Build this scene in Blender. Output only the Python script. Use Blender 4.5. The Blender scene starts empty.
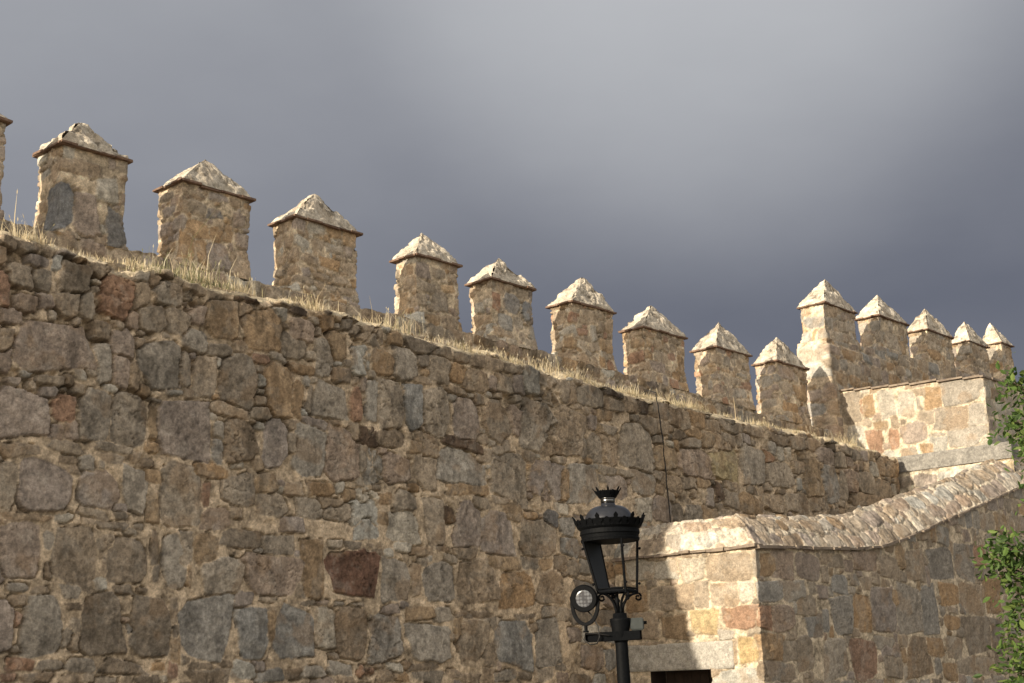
import bpy, bmesh, math, random
import numpy as np
from mathutils import Vector, Matrix

random.seed(7)
sc = bpy.context.scene
COL = sc.collection

# ------------------------------------------------------------------ frame of the place
# u runs along the terrace wall, n into the hill behind it, z up; W0 is a point at the wall's foot
AZ = math.atan2(1288, 1443)
D = np.array([math.sin(AZ), math.cos(AZ), 0.0])
N = np.array([-math.cos(AZ), math.sin(AZ), 0.0])
W0 = np.array([0.0, 18.0, 0.0])
GROUND = -0.25
EYE = np.array([0.0, 0.0, 1.6])
PITCH = math.atan((690 - 341.5) / 1400)
ROLL = 0.03


def W(u, n, z):
    return W0 + D * u + N * n + np.array([0, 0, z])


# ------------------------------------------------------------------ noise
def _h(ix, iy, iz, seed):
    x = (ix.astype(np.int64) * 374761393 + iy.astype(np.int64) * 668265263
         + iz.astype(np.int64) * 2147483647 + seed * 974711) & 0xFFFFFFFF
    x = ((x ^ (x >> 13)) * 1274126177) & 0xFFFFFFFF
    x = ((x ^ (x >> 16)) * 2246822519) & 0xFFFFFFFF
    return ((x ^ (x >> 15)) & 0xFFFFFF) / float(0xFFFFFF)


def vn2(x, y, seed=0):
    ix, iy = np.floor(x), np.floor(y)
    fx, fy = x - ix, y - iy
    fx = fx * fx * fx * (fx * (fx * 6 - 15) + 10)
    fy = fy * fy * fy * (fy * (fy * 6 - 15) + 10)
    z = np.zeros_like(ix)
    a = _h(ix, iy, z, seed); b = _h(ix + 1, iy, z, seed)
    c = _h(ix, iy + 1, z, seed); d = _h(ix + 1, iy + 1, z, seed)
    return (a * (1 - fx) + b * fx) * (1 - fy) + (c * (1 - fx) + d * fx) * fy - 0.5


def vn3(x, y, z, seed=0):
    ix, iy, iz = np.floor(x), np.floor(y), np.floor(z)
    fx, fy, fz = x - ix, y - iy, z - iz
    fx, fy, fz = [f * f * (3 - 2 * f) for f in (fx, fy, fz)]
    r = 0
    for dz in (0, 1):
        for dy in (0, 1):
            for dx in (0, 1):
                w = (fx if dx else 1 - fx) * (fy if dy else 1 - fy) * (fz if dz else 1 - fz)
                r = r + w * _h(ix + dx, iy + dy, iz + dz, seed)
    return r - 0.5


def fb2(x, y, f, octv, seed=0, gain=0.5):
    r = 0; a = 1.0
    for o in range(octv):
        c, s = math.cos(o * 1.3 + .4), math.sin(o * 1.3 + .4)
        r = r + a * vn2((x * c - y * s) * f + 17.3 * o, (x * s + y * c) * f - 9.1 * o, seed + o * 31)
        a *= gain; f *= 2.03
    return r


def fb3(x, y, z, f, octv, seed=0, gain=0.5):
    r = 0; a = 1.0
    for o in range(octv):
        r = r + a * vn3(x * f + 3.7 * o, y * f + 8.3 * o, z * f - 5.9 * o, seed + o * 31)
        a *= gain; f *= 2.03
    return r


def sstep(a, b, x):
    t = np.clip((x - a) / (b - a), 0, 1)
    return t * t * (3 - 2 * t)


# ------------------------------------------------------------------ stone colours (albedo of the stone itself)
CLS = {
    'g': (.300, .258, .205), 'b': (.256, .234, .202), 't': (.295, .235, .170), 'o': (.305, .215, .130),
    'r': (.290, .185, .125), 'R': (.165, .098, .070), 'd': (.215, .172, .126), 'p': (.285, .230, .185),
    'l': (.380, .345, .285), 'k': (.11, .078, .055), 'y': (.350, .270, .150), 'B': (.130, .126, .124), 'G': (.185, .176, .165),
}
MORTAR = (.455, .358, .25)


def parse(s):
    out = []
    for it in s.split(';'):
        a = it.split()
        out.append((float(a[0]), float(a[1]), float(a[2]), float(a[3]), a[4]))
    return out


def courses(s0, s1, t0, t1, hr, wr, pal, rnd, gap=.014, jit=.03, avoid=None):
    """rubble in rough courses: list of stones filling the rectangle"""
    out = []
    t = t0
    while t < t1:
        h = rnd.uniform(*hr)
        s = s0 - rnd.random() * .2
        while s < s1:
            w = rnd.uniform(*wr)
            hh = h * rnd.uniform(.8, 1.05)
            c = (s + w / 2, t + h / 2 + rnd.uniform(-1, 1) * jit)
            if avoid is None or avoid(*c, w / 2, hh / 2):
                out.append((c[0], c[1], w / 2 - gap, hh / 2 - gap, rnd.choice(pal)))
            s += w
        t += h
    return out


def fill(stones, s0, s1, t0, t1, pal, rnd, cell=.02, rmin=.028, nmax=900, keep=.75):
    """small stones wedged into what the big ones leave open"""
    gs = np.arange(s0, s1, cell); gt = np.arange(t0, t1, cell)
    S, T = np.meshgrid(gs, gt, indexing='ij')
    d = np.full(S.shape, 9.0)

    def put(c):
        cs, ct, a, b = c[:4]
        m = max(a, b) * 1.3 + .25
        i0, i1 = np.searchsorted(gs, (cs - m, cs + m)); j0, j1 = np.searchsorted(gt, (ct - m, ct + m))
        if i1 <= i0 or j1 <= j0:
            return
        x = S[i0:i1, j0:j1] - cs; y = T[i0:i1, j0:j1] - ct
        q = (np.abs(x / a) ** 3.5 + np.abs(y / b) ** 3.5) ** (1 / 3.5) + 1e-4
        r = np.hypot(x, y) + 1e-5
        v = r - r / q
        d[i0:i1, j0:j1] = np.minimum(d[i0:i1, j0:j1], v)
    for c in stones:
        put(c)
    out = []
    for _ in range(nmax):
        k = int(np.argmax(d)); i, j = divmod(k, S.shape[1]); v = d[i, j]
        if v < rmin:
            break
        v = min(v, .11)
        a = v * rnd.uniform(.95, 1.6); b = v * rnd.uniform(.7, .95)
        if rnd.random() < .2:
            a, b = b, a
        c = (float(S[i, j]), float(T[i, j]), a, b, rnd.choice(pal))
        put(c)
        if rnd.random() < keep:
            out.append(c)
        else:
            d[max(0, i - 2):i + 3, max(0, j - 2):j + 3] = -1
    return out


def field(S, T, stones, seed, mh=-.02, mvar=.012, mcol=MORTAR, gap=.006, bev=.035, relief=.018, warp=.022,
          stick=.012, mask=None, colvar=1.0, crack=1.0, sat=1.0, gain=1.0, round_=.25, square=0.0, facet=.014, crev=.018, stain=1.0):
    """height (m) and colour of a stone-and-mortar surface over the metric grid S, T"""
    rs = random.Random(seed)
    sx = S + warp * fb2(S, T, 3.1, 3, seed + 1, .4) * 2 + .011 * fb2(S, T, 20, 3, seed + 5, .6)
    ty = T + warp * fb2(S, T, 3.1, 3, seed + 2, .4) * 2 + .011 * fb2(S, T, 20, 3, seed + 6, .6)
    d1 = np.full(S.shape, 9.0); d2 = np.full(S.shape, 9.0)
    sid = np.zeros(S.shape, np.int32)
    s1d = S[:, 0]
    par = []
    for k, (cs, ct, a, b, c) in enumerate(stones):
        p = rs.choice((2.4, 3, 3.6, 4.5, 6)); ang = rs.uniform(-.11, .11)
        tap = rs.uniform(-.22, .22); tap2 = rs.uniform(-.15, .15)
        m = max(a, b) + .22
        i0, i1 = np.searchsorted(s1d, (cs - m, cs + m))
        tl = T[min(i0, len(s1d) - 1)]
        j0, j1 = max(0, np.searchsorted(tl, ct - m - .15)), min(S.shape[1], np.searchsorted(tl, ct + m + .15))
        par.append((ang, rs.uniform(-1, 1), rs.uniform(-1, 1), rs.uniform(-.4, 1), rs.random(), rs.random(), rs.random(), rs.random()))
        if i1 <= i0 or j1 <= j0:
            continue
        x = sx[i0:i1, j0:j1] - cs; y = ty[i0:i1, j0:j1] - ct
        ca, sa = math.cos(ang), math.sin(ang)
        x, y = x * ca + y * sa, -x * sa + y * ca
        angular = rs.random() > round_
        cuts = []
        for k4 in range(4):
            cuts.append((k4 * math.pi / 2 + rs.uniform(-.16, .16) * (1 - square), rs.uniform(.93, 1.06)))
            if rs.random() < .75:
                cuts.append((k4 * math.pi / 2 + math.pi / 4 + rs.uniform(-.35, .35), rs.uniform(1.0, 1.32) + .12 * square))
        qx = x / (a * (1 + tap * np.clip(y / b, -1.3, 1.3))); qy = y / (b * (1 + tap2 * np.clip(x / a, -1.3, 1.3)))
        if angular:
            q = np.full(qx.shape, 1e-3)
            for an, rr_ in cuts:
                np.maximum(q, (qx * math.cos(an) + qy * math.sin(an)) / rr_, out=q)
        else:
            q = (np.abs(qx) ** p + np.abs(qy) ** p) ** (1 / p) + 1e-3
        r = np.hypot(x, y) + 1e-4
        d = r - r / q
        A = d1[i0:i1, j0:j1]; B = d2[i0:i1, j0:j1]; I = sid[i0:i1, j0:j1]
        nw = d < A
        B[:] = np.where(nw, A, np.minimum(B, d))
        I[:] = np.where(nw, k, I)
        A[:] = np.where(nw, d, A)
    e = np.minimum((d2 - d1) * .5 - .003, gap - d1)
    e = e + .007 * fb2(S, T, 30, 2, seed + 9)
    par = np.array(par)
    cen = np.array([(c[0], c[1], c[2], c[3]) for c in stones])
    cc = np.array([CLS[c[4]] for c in stones])
    inn = sstep(0, 1, e / bev)
    P = par[sid]; C = cen[sid]
    lx = (S - C[..., 0]) / C[..., 2]; ly = (T - C[..., 1]) / C[..., 3]
    size = np.minimum(C[..., 2], C[..., 3])
    off = P[..., 4] * 40
    big = fb2(S + off, T - off, 4.5, 5, seed + 11, .55)
    fine = fb2(S, T, 26, 4, seed + 12, .6)
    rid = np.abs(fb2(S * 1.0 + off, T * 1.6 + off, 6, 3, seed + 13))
    fac = np.clip(size / .16, .35, 1.3)
    fct = np.full(S.shape, 9.0)
    rf = random.Random(seed + 77)
    G = np.array([[[rf.uniform(-1, 1), rf.uniform(-1, 1), rf.uniform(-.2, .6)] for _ in range(4)] for _ in stones])
    for k in range(4):
        g = G[sid, k]
        np.minimum(fct, g[..., 2] + g[..., 0] * (lx + .12 * big) + g[..., 1] * (ly + .12 * fine), out=fct)
    fct = np.clip(fct, -1.2, .6)
    hs = facet * fac * fct + stick * P[..., 3] * fac + (P[..., 1] * lx + P[..., 2] * ly) * .010 * fac
    hs = hs + relief * fac * (big * 1.3 + .35 * fine) - .022 * crack * fac * (1 - sstep(0, .035, rid)) * (P[..., 5] > .55)
    hs = hs + .5 * bev * (1 - np.clip((np.abs(lx) ** 2 + np.abs(ly) ** 2) / 1.6, 0, 1)) * (P[..., 6] > .4) * .6
    mn = fb2(S, T, 7, 5, seed + 14, .6)
    hm = mh + mvar * (mn * 2)
    H = hm * (1 - inn) + np.maximum(hs, hm - .006) * inn
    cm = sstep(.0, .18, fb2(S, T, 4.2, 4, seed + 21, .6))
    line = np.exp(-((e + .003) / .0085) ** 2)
    H = H - crev * cm * line
    # colours
    var = fb2(S + off, T + off, 5, 5, seed + 15, .6)
    var2 = fb2(S - off, T + off, 13, 4, seed + 16, .65)
    base = cc[sid] * (0.91 + .22 * P[..., 4:5])
    hue = (P[..., 5:6] - .5)
    base = base * np.concatenate([1 + .10 * hue, np.ones_like(hue), 1 - .12 * hue], -1)
    base = base * (1 + colvar * (.26 * var + .34 * var2 + .48 * fine))[..., None]
    warm = sstep(.05, .35, fb2(S + off * 2, T, 4, 4, seed + 17))[..., None] * (P[..., 7:8] > .35)
    base = base * (1 - .38 * warm) + np.array((.30, .20, .115)) * .38 * warm
    pale = sstep(.12, .4, fb2(S, T + off * 3, 6, 5, seed + 18, .65))[..., None]
    base = base * (1 - .22 * pale) + np.array((.40, .36, .30)) * .22 * pale
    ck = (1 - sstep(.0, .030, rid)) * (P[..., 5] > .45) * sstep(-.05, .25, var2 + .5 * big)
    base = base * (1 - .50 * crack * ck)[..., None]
    strk = sstep(.10, .38, fb2(S * 3.4, T * .55, 2.0, 5, seed + 27, .62))[..., None] * stain
    base = base * (1 - .30 * strk) + np.array((.13, .115, .10)) * .06 * strk
    dark = sstep(.18, .42, fb2(S * 1.3, T * .55, 2.2, 5, seed + 19, .6))[..., None] * stain
    base = base * (1 - .42 * dark)
    mo = np.array(mcol) * (1 + .45 * mn + .55 * var2 + .35 * fine)[..., None]
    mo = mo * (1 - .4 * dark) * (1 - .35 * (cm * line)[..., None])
    k = sstep(-.3, .55, e / bev)[..., None]
    col = mo * (1 - k) + base * k
    gr = col.mean(-1, keepdims=True)
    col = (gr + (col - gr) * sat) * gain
    return H, np.clip(col, .012, .8), e, inn


# ------------------------------------------------------------------ mesh helpers
def link(me, name, mat, parent=None):
    o = bpy.data.objects.new(name, me)
    if mat is not None:
        me.materials.append(mat)
    COL.objects.link(o)
    if parent is not None:
        o.parent = parent
        o.matrix_parent_inverse = parent.matrix_world.inverted()
    return o


def raw_mesh(name, V, F, col=None, smooth=True):
    V = np.asarray(V, np.float32); F = np.asarray(F, np.int32)
    me = bpy.data.meshes.new(name)
    nv, nf, k = len(V), len(F), F.shape[1]
    me.vertices.add(nv); me.vertices.foreach_set('co', V.ravel())
    me.loops.add(nf * k); me.loops.foreach_set('vertex_index', F.ravel())
    me.polygons.add(nf)
    me.polygons.foreach_set('loop_start', np.arange(0, nf * k, k, dtype=np.int32))
    me.polygons.foreach_set('loop_total', np.full(nf, k, np.int32))
    me.polygons.foreach_set('use_smooth', np.full(nf, smooth, bool))
    if col is not None:
        a = me.color_attributes.new('Col', 'FLOAT_COLOR', 'POINT')
        c = np.ones((nv, 4), np.float32); c[:, :3] = col
        a.data.foreach_set('color', c.ravel())
    me.update(calc_edges=True); me.validate()
    return me


def quads(ns, nt, off=0, keep=None):
    i, j = np.meshgrid(np.arange(ns - 1), np.arange(nt - 1), indexing='ij')
    a = i * nt + j
    F = np.stack([a, a + nt, a + nt + 1, a + 1], -1).reshape(-1, 4) + off
    if keep is not None:
        F = F[keep.reshape(-1)]
    return F


def normals(P):
    ds = np.gradient(P, axis=0); dt = np.gradient(P, axis=1)
    n = np.cross(ds, dt)
    return n / (np.linalg.norm(n, axis=-1, keepdims=True) + 1e-9)


def sample_path(pts, step, stepf=None):
    """points along a polyline, corners kept; returns s and (u, n) arrays"""
    s = [0.0]; q = [pts[0]]; acc = 0.0
    for (a, b) in zip(pts[:-1], pts[1:]):
        L = math.hypot(b[0] - a[0], b[1] - a[1])
        t = 0.0
        while True:
            st = step if stepf is None else stepf(a[0] + (b[0] - a[0]) * t / L)
            t += st
            if t > L - st * .6:
                break
            s.append(acc + t); q.append((a[0] + (b[0] - a[0]) * t / L, a[1] + (b[1] - a[1]) * t / L))
        acc += L
        s.append(acc); q.append(b)
    return np.array(s), np.array(q)


def box(bm, c, size, rot=None, jit=0.0, rnd=random):
    vs = []
    for x in (-.5, .5):
        for y in (-.5, .5):
            for z in (-.5, .5):
                v = Vector((x * size[0], y * size[1], z * size[2]))
                v += Vector((rnd.uniform(-jit, jit), rnd.uniform(-jit, jit), rnd.uniform(-jit, jit)))
                if rot is not None:
                    v = rot @ v
                vs.append(bm.verts.new(v + Vector(c)))
    for f in ((0, 1, 3, 2), (4, 6, 7, 5), (0, 4, 5, 1), (2, 3, 7, 6), (0, 2, 6, 4), (1, 5, 7, 3)):
        bm.faces.new([vs[k] for k in f])
    return vs


def lathe(bm, prof, c=(0, 0, 0), seg=32, M=None):
    rings = []
    for r, z in prof:
        ring = []
        for k in range(seg):
            a = 2 * math.pi * k / seg
            v = Vector((r * math.cos(a), r * math.sin(a), z))
            if M is not None:
                v = M @ v
            ring.append(bm.verts.new(v + Vector(c)))
        rings.append(ring)
    for A, B in zip(rings[:-1], rings[1:]):
        for k in range(seg):
            bm.faces.new((A[k], A[(k + 1) % seg], B[(k + 1) % seg], B[k]))
    bm.faces.new(list(reversed(rings[0]))); bm.faces.new(rings[-1])


def tube(bm, pts, rad, seg=8):
    pts = [Vector(p) for p in pts]
    rings = []
    for i, p in enumerate(pts):
        t = (pts[min(i + 1, len(pts) - 1)] - pts[max(i - 1, 0)]).normalized()
        a = t.cross(Vector((0, 0, 1)))
        if a.length < 1e-3:
            a = t.cross(Vector((0, 1, 0)))
        a.normalize(); b = t.cross(a)
        r = rad[i] if isinstance(rad, (list, tuple)) else rad
        rings.append([bm.verts.new(p + (a * math.cos(2 * math.pi * k / seg) + b * math.sin(2 * math.pi * k / seg)) * r) for k in range(seg)])
    for A, B in zip(rings[:-1], rings[1:]):
        for k in range(seg):
            bm.faces.new((A[k], A[(k + 1) % seg], B[(k + 1) % seg], B[k]))
    bm.faces.new(list(reversed(rings[0]))); bm.faces.new(rings[-1])


def bm_obj(name, bm, mat, parent=None, smooth=False):
    bmesh.ops.recalc_face_normals(bm, faces=bm.faces)
    me = bpy.data.meshes.new(name)
    bm.to_mesh(me); bm.free()
    for p in me.polygons:
        p.use_smooth = smooth
    return link(me, name, mat, parent)


def tag(o, label=None, cat=None, group=None, kind=None):
    if label: o['label'] = label
    if cat: o['category'] = cat
    if group: o['group'] = group
    if kind: o['kind'] = kind
    elif cat: o['kind'] = 'thing'
    return o


# ------------------------------------------------------------------ materials
def new_mat(name):
    m = bpy.data.materials.new(name); m.use_nodes = True
    nt = m.node_tree
    b = nt.nodes['Principled BSDF']
    return m, nt, b


def masonry(name, s1=42.0, s2=170.0, bump=.5, rough=.92, dist=.012):
    m, nt, b = new_mat(name)
    L = nt.links.new
    at = nt.nodes.new('ShaderNodeAttribute'); at.attribute_name = 'Col'
    tc = nt.nodes.new('ShaderNodeTexCoord')
    n1 = nt.nodes.new('ShaderNodeTexNoise'); n1.inputs['Scale'].default_value = s1; n1.inputs['Detail'].default_value = 6; n1.inputs['Roughness'].default_value = .65
    n2 = nt.nodes.new('ShaderNodeTexNoise'); n2.inputs['Scale'].default_value = s2; n2.inputs['Detail'].default_value = 3
    L(tc.outputs['Object'], n1.inputs['Vector']); L(tc.outputs['Object'], n2.inputs['Vector'])
    mr = nt.nodes.new('ShaderNodeMapRange'); mr.inputs['From Min'].default_value = .28; mr.inputs['From Max'].default_value = .72
    mr.inputs['To Min'].default_value = .66; mr.inputs['To Max'].default_value = 1.34
    L(n1.outputs['Fac'], mr.inputs['Value'])
    mr2 = nt.nodes.new('ShaderNodeMapRange'); mr2.inputs['From Min'].default_value = .3; mr2.inputs['From Max'].default_value = .7
    mr2.inputs['To Min'].default_value = .72; mr2.inputs['To Max'].default_value = 1.28
    L(n2.outputs['Fac'], mr2.inputs['Value'])
    mu = nt.nodes.new('ShaderNodeMath'); mu.operation = 'MULTIPLY'
    L(mr.outputs[0], mu.inputs[0]); L(mr2.outputs[0], mu.inputs[1])
    vm = nt.nodes.new('ShaderNodeVectorMath'); vm.operation = 'SCALE'
    L(at.outputs['Color'], vm.inputs[0]); L(mu.outputs[0], vm.inputs['Scale'])
    L(vm.outputs[0], b.inputs['Base Color'])
    ad = nt.nodes.new('ShaderNodeMath'); ad.operation = 'ADD'
    L(n1.outputs['Fac'], ad.inputs[0]); L(n2.outputs['Fac'], ad.inputs[1])
    bp = nt.nodes.new('ShaderNodeBump'); bp.inputs['Strength'].default_value = bump; bp.inputs['Distance'].default_value = dist
    L(ad.outputs[0], bp.inputs['Height']); L(bp.outputs[0], b.inputs['Normal'])
    b.inputs['Roughness'].default_value = rough
    b.inputs['Specular IOR Level'].default_value = .2
    return m


def noisy(name, c1, c2, scale, rough=.8, bump=.3, metal=0.0, dist=.004, spec=.4, detail=5):
    m, nt, b = new_mat(name)
    L = nt.links.new
    tc = nt.nodes.new('ShaderNodeTexCoord')
    n1 = nt.nodes.new('ShaderNodeTexNoise'); n1.inputs['Scale'].default_value = scale; n1.inputs['Detail'].default_value = detail; n1.inputs['Roughness'].default_value = .65
    L(tc.outputs['Object'], n1.inputs['Vector'])
    cr = nt.nodes.new('ShaderNodeValToRGB')
    cr.color_ramp.elements[0].position = .32; cr.color_ramp.elements[0].color = (*c1, 1)
    cr.color_ramp.elements[1].position = .68; cr.color_ramp.elements[1].color = (*c2, 1)
    L(n1.outputs['Fac'], cr.inputs[0]); L(cr.outputs[0], b.inputs['Base Color'])
    bp = nt.nodes.new('ShaderNodeBump'); bp.inputs['Strength'].default_value = bump; bp.inputs['Distance'].default_value = dist
    L(n1.outputs['Fac'], bp.inputs['Height']); L(bp.outputs[0], b.inputs['Normal'])
    b.inputs['Roughness'].default_value = rough; b.inputs['Metallic'].default_value = metal
    b.inputs['Specular IOR Level'].default_value = spec
    return m


M_STONE = masonry('rubble_masonry')
M_CAP = masonry('cap_mortar', 34, 140, .55, .95, .012)
M_BRICK = noisy('brick_tile', (.11, .065, .045), (.25, .165, .115), 14, .9, .5)
M_SLATE = noisy('slate_ledge', (.13, .10, .08), (.30, .24, .18), 9, .9, .5)
M_GRANITE = noisy('granite', (.22, .205, .185), (.42, .39, .34), 95, .9, .5, dist=.006)
M_DOOR = noisy('old_door_wood_reveal_shade', (.018, .011, .008), (.04, .024, .016), 12, .8, .4)
M_IRON = noisy('black_painted_iron', (.002, .0024, .003), (.0045, .005, .006), 60, .62, .15, spec=.08, dist=.002)
M_DOME = noisy('slate_blue_enamel', (.013, .014, .018), (.019, .021, .027), 40, .34, .1, spec=.4, dist=.001)
M_STEEL = noisy('polished_steel', (.14, .14, .14), (.2, .2, .2), 30, .25, .05, metal=1.0, dist=.001)
M_PANEL = noisy('dark_grey_sheet', (.010, .0105, .0115), (.015, .016, .017), 25, .55, .1, dist=.001)
M_BOX = noisy('grey_plastic_box', (.032, .038, .036), (.048, .054, .052), 30, .6, .1, dist=.001)
M_CABLE = noisy('black_cable', (.010, .009, .008), (.018, .016, .014), 30, .7, .1)
M_GROUND = noisy('stone_paving', (.10, .088, .072), (.17, .15, .125), 1.6, .95, .4, dist=.02)
M_BARK = noisy('bark', (.07, .05, .035), (.15, .115, .08), 18, .95, .8, dist=.02)


def leaf_mat(name, trans):
    m, nt, b = new_mat(name)
    L = nt.links.new
    at = nt.nodes.new('ShaderNodeAttribute'); at.attribute_name = 'Col'
    L(at.outputs['Color'], b.inputs['Base Color'])
    b.inputs['Roughness'].default_value = .55; b.inputs['Specular IOR Level'].default_value = .3
    tr = nt.nodes.new('ShaderNodeBsdfTranslucent'); L(at.outputs['Color'], tr.inputs['Color'])
    mx = nt.nodes.new('ShaderNodeMixShader'); mx.inputs[0].default_value = trans
    L(b.outputs[0], mx.inputs[1]); L(tr.outputs[0], mx.inputs[2])
    L(mx.outputs[0], nt.nodes['Material Output'].inputs['Surface'])
    return m


M_LEAF = leaf_mat('leaf', .4)
M_GRASS = leaf_mat('dry_grass_blade', .45)
m, nt, b = new_mat('led_lens')
tc = nt.nodes.new('ShaderNodeTexCoord'); vo = nt.nodes.new('ShaderNodeTexVoronoi'); vo.inputs['Scale'].default_value = 42; vo.inputs['Randomness'].default_value = .25
cr = nt.nodes.new('ShaderNodeValToRGB')
cr.color_ramp.elements[0].position = .3; cr.color_ramp.elements[0].color = (.13, .135, .145, 1)
cr.color_ramp.elements[1].position = .62; cr.color_ramp.elements[1].color = (.045, .045, .05, 1)
nt.links.new(tc.outputs['Object'], vo.inputs['Vector']); nt.links.new(vo.outputs['Distance'], cr.inputs[0])
nt.links.new(cr.outputs[0], b.inputs['Base Color']); b.inputs['Roughness'].default_value = .25
M_LENS = m

# ------------------------------------------------------------------ terrace wall (the long shaded wall)
TOPU = np.array([-12.5, -7.24, -6.17, -4.30, -2.04, .55, 2.77, 5.41, 8.59, 11.1])
TOPZ = np.array([5.97, 5.93, 5.90, 5.90, 5.87, 5.75, 5.69, 5.665, 5.62, 5.55])


def wall_top(u):
    return np.interp(u, TOPU, TOPZ)


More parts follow.
